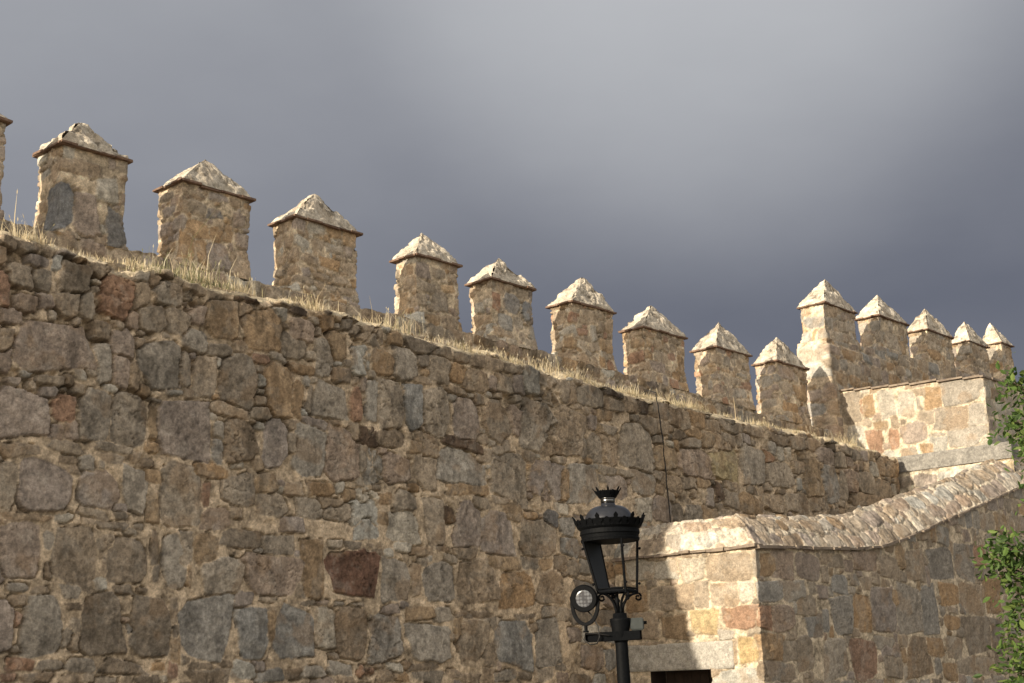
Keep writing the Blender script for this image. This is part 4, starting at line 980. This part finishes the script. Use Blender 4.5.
def build_lamp():
    LX, LY = .735, 10.0
    root = empty('street_lamp', (LX, LY, GROUND))
    tag(root, 'black cast iron street lamp with a crown-topped round lantern on a slim pole', 'street lamp')
    o = bpy.data.objects
    zg = 0.0                       # local coordinates, lamp foot at the origin
    h = lambda z: z - GROUND

    def part(name, bm, mat, parent=root, smooth=False):
        bmesh.ops.recalc_face_normals(bm, faces=bm.faces)
        me = bpy.data.meshes.new(name); bm.to_mesh(me); bm.free()
        for p in me.polygons:
            p.use_smooth = smooth
        me.materials.append(mat)
        ob = bpy.data.objects.new(name, me); COL.objects.link(ob); ob.parent = parent
        return ob
    bm = bmesh.new()
    lathe(bm, [(.15, 0), (.15, .10), (.135, .14), (.11, .35), (.10, .40), (.075, .5), (.06, .62), (.066, .64), (.058, .68), (.052, 1.2), (.044, h(1.90)), (.044, h(1.915))], seg=24)
    part('pole', bm, M_IRON, smooth=True)
    bm = bmesh.new()
    lathe(bm, [(.044, h(1.90)), (.058, h(1.925)), (.062, h(1.99)), (.072, h(2.05)), (.074, h(2.065)), (.05, h(2.07)), (.048, h(2.10)), (.03, h(2.105))], seg=24)
    part('pole_head', bm, M_IRON, smooth=True)
    # mounting arm clamped round the pole head
    bm = bmesh.new()
    box(bm, (-.055, -.052, h(1.945)), (.39, .012, .062)); box(bm, (-.055, .052, h(1.945)), (.39, .012, .062))
    box(bm, (-.245, 0, h(1.945)), (.012, .116, .062)); box(bm, (.135, 0, h(1.945)), (.012, .116, .062))
    box(bm, (.10, 0, h(1.974)), (.08, .10, .006))
    part('mounting_arm', bm, M_IRON)
    # grey junction box on the arm
    bm = bmesh.new()
    box(bm, (.115, .0, h(2.022)), (.095, .075, .085))
    bmesh.ops.bevel(bm, geom=list(bm.edges), offset=.008, segments=2, affect='EDGES')
    jb = part('junction_box', bm, M_BOX)
    bm = bmesh.new(); lathe(bm, [(.012, 0), (.012, .02)], (.165, 0, h(2.03)), 12, Matrix.Rotation(math.pi / 2, 3, 'Y'))
    part('cable_gland', bm, M_IRON, jb)
    # lantern
    zb, zt = h(2.252), h(2.608)
    zr = zt + .028
    cx = -.035
    lan = part('lantern_frame', bmesh.new(), M_IRON)
    bm = bmesh.new()
    rb, rt, a0 = .148, .208, math.radians(-110)
    cb, ct = [], []
    for k in range(4):
        a = a0 + k * math.pi / 2 + math.radians(38)
        cb.append(Vector((cx + .030 + rb * math.cos(a), rb * math.sin(a), zb))); ct.append(Vector((cx + rt * math.cos(a), rt * math.sin(a), zt)))
    for k in range(4):
        tube(bm, [cb[k] + (cb[k] - ct[k]) * .04, cb[k], ct[k]], .0095, 6)
        a, b_ = cb[k], cb[(k + 1) % 4]
        tube(bm, [a, (a + b_) / 2, b_], .011, 6)
        tube(bm, [a * .97 + b_ * .03 + Vector((0, 0, .02)), (a + b_) / 2 + Vector((0, 0, .02)), b_ + Vector((0, 0, .02))], .006, 6)
        # hinge knobs
        for t in (.15, .85):
            p = ct[k] * t + cb[k] * (1 - t)
            out = Vector((p.x - cx, p.y, 0)).normalized()
            bmesh.ops.create_icosphere(bm, subdivisions=1, radius=.011, matrix=Matrix.Translation(p + out * .018))
            tube(bm, [p, p + out * .018], .005, 5)
    me = lan.data; bmesh.ops.recalc_face_normals(bm, faces=bm.faces); bm.to_mesh(me); bm.free()
    # find the post furthest left and its neighbour at the back: the blind side
    kl = min(range(4), key=lambda k: ct[k].x)
    nb = max(((kl + 1) % 4, (kl - 1) % 4), key=lambda k: ct[k].y)
    bm = bmesh.new()
    f = [cb[kl], cb[nb], ct[nb], ct[kl]]
    cen = sum(f, Vector()) / 4
    nn = (f[1] - f[0]).cross(f[3] - f[0]).normalized() * .004
    f = [cen + (p - cen) * .98 for p in f]
    va = [bm.verts.new(p - nn) for p in f]; vb = [bm.verts.new(p + nn) for p in f]
    bm.faces.new(va); bm.faces.new(list(reversed(vb)))
    for k in range(4):
        bm.faces.new((va[k], va[(k + 1) % 4], vb[(k + 1) % 4], vb[k]))
    part('blind_panel', bm, M_PANEL, lan)
    # roof: drum, dome, collar
    c0 = (cx, 0, 0)
    bm = bmesh.new()
    lathe(bm, [(.10, zt - .004), (.208, zt - .004), (.211, zt + .012), (.204, zt + .018), (.207, zr + .012), (.214, zr + .02), (.208, zr + .05), (.216, zr + .056), (.226, zr + .066), (.226, zr + .078), (.19, zr + .088), (.17, zr + .09)], c0, 48)
    rf = part('lantern_roof', bm, M_IRON, smooth=False)
    bm = bmesh.new()
    pr = [(.188, zr + .082)]
    for k in range(13):
        a = k / 12 * math.pi / 2
        pr.append((.058 + .122 * math.cos(a) ** .9 if k < 12 else .058, zr + .086 + .135 * math.sin(a)))
    pr += [(.052, zr + .228), (.050, zr + .24)]
    lathe(bm, pr, c0, 40)
    part('dome', bm, M_DOME, rf, True)
    bm = bmesh.new()
    lathe(bm, [(.050, zr + .236), (.052, zr + .262), (.05, zr + .268), (.056, zr + .272), (.056, zr + .278), (.04, zr + .28)], c0, 32)
    part('collar', bm, M_STEEL, rf, True)

    def crest(r0, z0, flare, n, tall, small, thick, wid):
        bm = bmesh.new()
        for k in range(n):
            a = 2 * math.pi * (k + .5) / n
            ht = tall if k % 2 == 0 else small
            rad = Vector((math.cos(a), math.sin(a), 0)); tan = Vector((-rad.y, rad.x, 0))
            up = (Vector((0, 0, 1)) + rad * flare).normalized()
            nrm = tan.cross(up)
            o0 = Vector(c0) + rad * r0 + Vector((0, 0, z0))
            w = wid
            if k % 2 == 0:    # trefoil leaf
                out = [(-.5, 0), (.5, 0), (.34, .22), (.62, .36), (.66, .50), (.42, .52), (.24, .60), (.30, .76), (.14, .90), (0, 1), (-.14, .90), (-.30, .76), (-.24, .60), (-.42, .52), (-.66, .50), (-.62, .36), (-.34, .22)]
            else:
                out = [(-.5, 0), (.5, 0), (.3, .4), (.42, .7), (.2, .92), (0, 1), (-.2, .92), (-.42, .7), (-.3, .4)]
            va = [bm.verts.new(o0 + tan * x * w + up * y * ht - nrm * thick) for x, y in out]
            vb = [bm.verts.new(o0 + tan * x * w + up * y * ht + nrm * thick) for x, y in out]
            bm.faces.new(va); bm.faces.new(list(reversed(vb)))
            m_ = len(out)
            for j in range(m_):
                bm.faces.new((va[j], va[(j + 1) % m_], vb[(j + 1) % m_], vb[j]))
        return bm
    bm = crest(.222, zr + .066, .48, 24, .095, .062, .004, .054)
    lathe(bm, [(.205, zr + .07), (.224, zr + .07), (.244, zr + .115), (.236, zr + .115), (.205, zr + .088)], c0, 48)
    part('crest', bm, M_IRON, rf)
    bm = crest(.060, zr + .284, .66, 14, .084, .056, .0035, .026)
    lathe(bm, [(.03, zr + .276), (.058, zr + .276), (.088, zr + .326), (.082, zr + .328), (.03, zr + .29)], c0, 32)
    part('crown', bm, M_IRON, rf)
    # scroll brackets from the pole head to the lantern base
    for k in range(4):
        bm = bmesh.new()
        p = cb[k]; d = Vector((p.x - cx - .01, p.y, 0)); L = d.length; d.normalize()
        axis = Vector((0.0, 0, 0))
        pts = []
        for t in np.linspace(0, 1, 12):
            pts.append(Vector((0, 0, h(2.10))) + d * (.022 + (L - .03) * t ** 1.8) + Vector((-.01 * t, 0, .138 * math.sin(t * math.pi / 2))))
        tube(bm, pts, [.011 - .003 * t for t in np.linspace(0, 1, 12)], 7)
        # volute under the lantern edge
        vol = []
        cc_ = pts[-1] + Vector((0, 0, -.028)) - d * .004
        for t in np.linspace(0, 1, 18):
            a = math.pi / 2 - t * math.pi * 2.4; r = .028 * (1 - .75 * t)
            vol.append(cc_ + d * r * math.cos(a) + Vector((0, 0, r * math.sin(a))))
        tube(bm, vol, .0075, 6)
        part('scroll_bracket', bm, M_IRON, smooth=True)
    bm = bmesh.new()
    lathe(bm, [(.016, h(2.10)), (.014, h(2.17)), (.022, h(2.19)), (.012, h(2.21)), (.012, zb), (.05, zb + .006), (.05, zb + .03), (.01, zb + .034)], (-.012, 0, 0), 16)
    part('burner_stem', bm, M_IRON, smooth=True)
    root.rotation_euler = (0, math.radians(-.9), 0)

    # ---- floodlight fixed on the arm: a thing of its own
    fl = empty('floodlight', (LX - .259, LY - .01, 1.945))
    tag(fl, 'round black LED floodlight on a curved yoke, clamped beside the street lamp pole', 'floodlight')
    C = Vector((-.02, -.02, .265))
    fw = Vector((-.25, -.93, -.10)).normalized()
    zx = Vector((0, 0, 1)).cross(fw).normalized(); up = fw.cross(zx)
    M = Matrix((zx, up, fw)).transposed()
    bm = bmesh.new()
    lathe(bm, [(.03, -.085), (.06, -.08), (.078, -.05), (.086, -.02), (.094, .0), (.096, .03), (.090, .040), (.062, .040), (.060, .026)], C, 36, M)
    for k in range(12):
        a = 2 * math.pi * k / 12
        box(bm, C + M @ Vector((.062 * math.cos(a), .062 * math.sin(a), -.055)), (.03, .006, .05), M @ Matrix.Rotation(a, 3, 'Z'))
    part('housing', bm, M_IRON, fl)
    bm = bmesh.new()
    lathe(bm, [(.060, .022), (.060, .033), (.05, .036), (.0005, .0365)], C, 32, M)
    part('lens', bm, M_LENS, fl)
    bm = bmesh.new()
    # U yoke
    pts = []
    for t in np.linspace(-1, 1, 21):
        a = t * math.pi / 2
        pts.append(C + zx * (.093 * math.sin(a)) * 1.0 + Vector((0, 0, -.178 * math.cos(a) ** .8 + .0 * abs(t))))
    for p, q_ in zip(pts[:-1], pts[1:]):
        pass
    V = []
    for w_ in (-.018, .018):
        for rr in (-.012, .012):
            for p in pts:
                d_ = (p - (C + Vector((0, 0, -.1)))).normalized()
                V.append(bm.verts.new(p + d_ * rr + Vector((fw.x, fw.y, 0)).normalized() * w_))
    n_ = len(pts)
    for k in range(n_ - 1):
        a, b_, c_, d_ = V[k], V[n_ + k], V[2 * n_ + k], V[3 * n_ + k]
        a1, b1, c1, d1 = V[k + 1], V[n_ + k + 1], V[2 * n_ + k + 1], V[3 * n_ + k + 1]
        bm.faces.new((a, a1, b1, b_)); bm.faces.new((c_, d_, d1, c1)); bm.faces.new((a, c_, c1, a1)); bm.faces.new((b_, b1, d1, d_))
    for s in (-1, 1):
        lathe(bm, [(.016, -.012), (.016, .012)], C + zx * .092 * s, 12, M @ Matrix.Rotation(math.pi / 2, 3, 'Y'))
    lathe(bm, [(.02, 0), (.02, .012), (.012, .014), (.012, .065)], (-.02, -.02, .030), 12)
    part('yoke', bm, M_IRON, fl)
    bm = bmesh.new()
    tube(bm, [C + Vector((.0, .04, -.06)), C + Vector((.05, -.01, -.13)), C + Vector((.085, -.04, -.2)), C + Vector((.09, -.05, -.27)), C + Vector((.07, -.055, -.315)),
              C + Vector((.02, -.055, -.32)), C + Vector((-.02, -.05, -.285)), C + Vector((-.01, -.045, -.25)), C + Vector((.06, -.04, -.245)), C + Vector((.16, -.045, -.262))], .0055, 6)
    part('power_cable', bm, M_CABLE, fl, True)
    return root


build_lamp()


# ------------------------------------------------------------------ cable down the terrace wall
def build_cable():
    bm = bmesh.new()
    pts = []
    rr = random.Random(2)
    for t in np.linspace(0, 1, 26):
        u = 3.09 + .25 * t + .012 * rr.uniform(-1, 1) + .03 * math.sin(t * 5)
        z = 5.80 - 2.3 * t
        pts.append(W(u, -.055 - .004 * rr.random(), z))
    pts = [W(3.06, .25, 5.80), W(3.08, .08, 5.86)] + pts
    tube(bm, pts, .0095, 6)
    o = bm_obj('cable', bm, M_CABLE, None, True)
    tag(o, 'thin black cable hanging down the shaded wall above the street lamp', 'cable')


build_cable()


# ------------------------------------------------------------------ tree at the right edge
def pix(px, py, Y):
    x = px - 512; y = 341.5 - py
    c, s = math.cos(ROLL), math.sin(ROLL)
    x, y = x * c + y * s, -x * s + y * c
    cp, sp = math.cos(PITCH), math.sin(PITCH)
    d = np.array([x, 1400 * cp - y * sp, 1400 * sp + y * cp])
    return Vector(EYE + d * (Y / d[1]))


def build_tree():
    rnd = random.Random(12)
    TX, TY = 5.75, 12.2
    root = empty('tree', (TX, TY, GROUND))
    tag(root, 'leafy bright green tree reaching in from the right edge, in front of the stair parapet', 'tree')
    base = Vector((TX, TY, GROUND))
    bm = bmesh.new()
    trunk = [(0, 0, 0), (.05, .02, .6), (-.03, .05, 1.3), (.02, 0, 2.1), (.06, -.03, 3.0), (0, 0, 3.9), (-.05, .04, 4.6)]
    tube(bm, [Vector(p) for p in trunk], [.16, .13, .115, .10, .08, .055, .02], 10)
    tips = []
    # limbs that reach into view: (end point)
    vis = [(1013, 383, 12.0), (1011, 422, 12.1), (1022, 447, 12.0), (1006, 548, 11.9), (994, 558, 11.9), (1013, 572, 12.0), (1018, 603, 12.1),
           (1013, 628, 11.9), (1018, 650, 12.0), (1012, 672, 11.9), (1016, 700, 12.0), (1020, 735, 12.0)]
    for (px, py, Y) in vis:
        e = pix(px, py, Y) - base
        tips.append((e, .08, 70))
        for j in range(2):
            tips.append((e + Vector((rnd.uniform(.10, .30), rnd.uniform(-.15, .15), rnd.uniform(-.12, .08))), .08, 48))
    for k in range(120):
        a = rnd.uniform(0, 2 * math.pi); z = rnd.uniform(1.6, 4.5)
        r = (1.15 * math.sqrt(max(.05, 1 - ((z - 3.3) / 2.3) ** 2))) * rnd.uniform(.45, 1.05)
        e = Vector((r * math.cos(a), r * math.sin(a), z))
        if e.x < -1.22 + .0 * z:
            continue
        tips.append((e, .15, 80))
    for k, (e, r, n) in enumerate(tips):
        z0 = max(.9, min(4.7, e.z - rnd.uniform(.3, .9)))
        s = Vector((0, 0, z0)); mid = (s + e) / 2 + Vector((rnd.uniform(-.1, .1), rnd.uniform(-.1, .1), rnd.uniform(.0, .15)))
        tube(bm, [s, s * .6 + mid * .4, mid, mid * .4 + e * .6, e], [.028, .02, .015, .010, .005], 5)
    me = bpy.data.meshes.new('trunk'); bmesh.ops.recalc_face_normals(bm, faces=bm.faces); bm.to_mesh(me); bm.free()
    for p in me.polygons:
        p.use_smooth = True
    me.materials.append(M_BARK)
    o = bpy.data.objects.new('trunk', me); COL.objects.link(o); o.parent = root
    V = []; F = []; Cc = []
    pal = [(.10, .165, .04), (.08, .135, .033), (.145, .20, .05), (.05, .09, .024)]
    for (e, r, n) in tips:
        for k in range(n):
            p = e + Vector((rnd.gauss(0, 1), rnd.gauss(0, 1), rnd.gauss(0, 1.1))) * r
            ax = Vector((rnd.gauss(0, 1), rnd.gauss(0, 1), rnd.gauss(-.3, .7))).normalized()
            sd = ax.cross(Vector((rnd.gauss(0, 1), rnd.gauss(0, 1), rnd.gauss(0, 1)))).normalized(); nn = ax.cross(sd)
            L = rnd.uniform(.05, .092); w = L * rnd.uniform(.36, .5)
            c = np.array(rnd.choice(pal)) * rnd.uniform(.8, 1.25)
            b0 = len(V)
            V += [p, p + ax * L * .35 + sd * w * .5 + nn * L * .08, p + ax * L * .7 + sd * w * .42 + nn * L * .06, p + ax * L - nn * L * .06,
                  p + ax * L * .7 - sd * w * .42 + nn * L * .06, p + ax * L * .35 - sd * w * .5 + nn * L * .08, p + ax * L * .5 - nn * L * .03]
            Cc += [c] * 7
            for (i, j) in ((0, 1), (1, 2), (2, 3), (3, 4), (4, 5), (5, 0)):
                F.append((b0 + 6, b0 + i, b0 + j))
    me = raw_mesh('crown', [tuple(v) for v in V], F, np.array(Cc), False)
    me.materials.append(M_LEAF)
    o = bpy.data.objects.new('crown', me); COL.objects.link(o); o.parent = root


build_tree()

# ------------------------------------------------------------------ ground
bm = bmesh.new()
vs = [bm.verts.new((x, y, GROUND)) for x, y in ((-400, -400), (400, -400), (400, 400), (-400, 400))]
bm.faces.new(vs)
tag(bm_obj('ground', bm, M_GROUND), None, None, None, 'structure')

# ------------------------------------------------------------------ light
SUNDIR = D * -.957 + N * .090 + np.array([0, 0, .275])       # towards the sun
SUNDIR = SUNDIR / np.linalg.norm(SUNDIR)
el = math.asin(SUNDIR[2]); azs = math.atan2(SUNDIR[0], SUNDIR[1])
sun = bpy.data.lights.new('sun', 'SUN'); sun.energy = 4.3; sun.angle = math.radians(.5); sun.color = (1.0, .885, .71)
so = bpy.data.objects.new('sun', sun); COL.objects.link(so)
so.rotation_euler = Vector(SUNDIR).to_track_quat('Z', 'Y').to_euler()
so.location = (-20, -20, 30)

w = bpy.data.worlds.new('World'); sc.world = w; w.use_nodes = True
nt = w.node_tree; L = nt.links.new
bg = nt.nodes['Background']
sky = nt.nodes.new('ShaderNodeTexSky'); sky.sky_type = 'NISHITA'; sky.sun_disc = False
sky.sun_elevation = el; sky.sun_rotation = azs; sky.air_density = 1.0; sky.dust_density = 1.5
tc = nt.nodes.new('ShaderNodeTexCoord')


def math_(op, a, b=None, clamp=False):
    n = nt.nodes.new('ShaderNodeMath'); n.operation = op; n.use_clamp = clamp
    for i, v in enumerate((a, b)):
        if v is None:
            continue
        if isinstance(v, (int, float)):
            n.inputs[i].default_value = v
        else:
            L(v, n.inputs[i])
    return n.outputs[0]


def mapr(v, a, b, c, d, smooth=True):
    n = nt.nodes.new('ShaderNodeMapRange'); n.interpolation_type = 'SMOOTHSTEP' if smooth else 'LINEAR'
    L(v, n.inputs['Value'])
    for k, x in zip(('From Min', 'From Max', 'To Min', 'To Max'), (a, b, c, d)):
        n.inputs[k].default_value = x
    return n.outputs[0]


def dotd(vec):
    n = nt.nodes.new('ShaderNodeVectorMath'); n.operation = 'DOT_PRODUCT'
    L(tc.outputs['Generated'], n.inputs[0]); n.inputs[1].default_value = vec
    return n.outputs['Value']


def cloud_noise(scale, detail, rough, loc, stretch=(1, 1, 1)):
    mp = nt.nodes.new('ShaderNodeMapping'); mp.inputs['Location'].default_value = loc; mp.inputs['Scale'].default_value = stretch
    L(tc.outputs['Generated'], mp.inputs['Vector'])
    n = nt.nodes.new('ShaderNodeTexNoise'); n.inputs['Scale'].default_value = scale; n.inputs['Detail'].default_value = detail; n.inputs['Roughness'].default_value = rough
    L(mp.outputs[0], n.inputs['Vector'])
    return n.outputs['Fac']


def pdir(px, py):
    v = pix(px, py, 10) - Vector(EYE)
    return tuple(v.normalized())


sx = nt.nodes.new('ShaderNodeSeparateXYZ'); L(tc.outputs['Generated'], sx.inputs[0])
nz = cloud_noise(3.2, 5, .5, (1.3, .2, .7), (1, 1, 1.8))
nz2 = cloud_noise(9, 4, .55, (4.3, 2.2, .1), (1, 1, 2.0))
# storm bank: lighter overhead, darkest low to the right, one pale break in the cloud
f = mapr(sx.outputs['Z'], .25, .46, .04, .42, False)
brk = mapr(dotd(pdir(700, -75)), math.cos(.27), 1.0, 0, .50)
f = math_('ADD', f, brk)
lft = mapr(sx.outputs['X'], .18, -.30, 0, .13)
f = math_('ADD', f, lft)
f = math_('ADD', f, math_('MULTIPLY', math_('SUBTRACT', nz, .5), .20))
f = math_('ADD', f, math_('MULTIPLY', math_('SUBTRACT', nz2, .5), .13), True)
mixc = nt.nodes.new('ShaderNodeMix'); mixc.data_type = 'RGBA'
L(f, mixc.inputs['Factor']); mixc.inputs['A'].default_value = (.094, .102, .129, 1); mixc.inputs['B'].default_value = (.33, .338, .355, 1)
# the clear side of the sky, behind and above the viewer
vm = nt.nodes.new('ShaderNodeVectorMath'); vm.operation = 'SCALE'; vm.inputs['Scale'].default_value = .125
L(sky.outputs[0], vm.inputs[0])
hz = nt.nodes.new('ShaderNodeMix'); hz.data_type = 'RGBA'      # thin sunlit cloud on the clear side
L(mapr(nz, .3, .7, .35, .75), hz.inputs['Factor']); L(vm.outputs[0], hz.inputs['A']); hz.inputs['B'].default_value = (1.0, .885, .735, 1)
back = mapr(sx.outputs['Y'], .45, -.25, 0, 1)
mix2 = nt.nodes.new('ShaderNodeMix'); mix2.data_type = 'RGBA'
L(back, mix2.inputs['Factor']); L(mixc.outputs['Result'], mix2.inputs['A']); L(hz.outputs['Result'], mix2.inputs['B'])
mul = nt.nodes.new('ShaderNodeVectorMath'); mul.operation = 'SCALE'; mul.inputs['Scale'].default_value = 10.0
L(mix2.outputs['Result'], mul.inputs[0])
L(mul.outputs[0], bg.inputs['Color'])
bg.inputs['Strength'].default_value = .1

# ------------------------------------------------------------------ camera
cam = bpy.data.cameras.new('camera'); co = bpy.data.objects.new('camera', cam); COL.objects.link(co)
cam.sensor_fit = 'HORIZONTAL'; cam.sensor_width = 36; cam.lens = 36 * 1400 / 1024
cam.clip_start = .1; cam.clip_end = 2000
R = Matrix.Rotation(math.pi / 2 + PITCH, 3, 'X') @ Matrix.Rotation(-ROLL, 3, 'Z')
co.location = EYE; co.rotation_euler = R.to_euler()
sc.camera = co

sc.view_settings.view_transform = 'Standard'; sc.view_settings.look = 'None'
sc.view_settings.gamma = 1.0; sc.view_settings.use_curve_mapping = False
sc.view_settings.exposure = .6
sc.cycles.max_bounces = 6
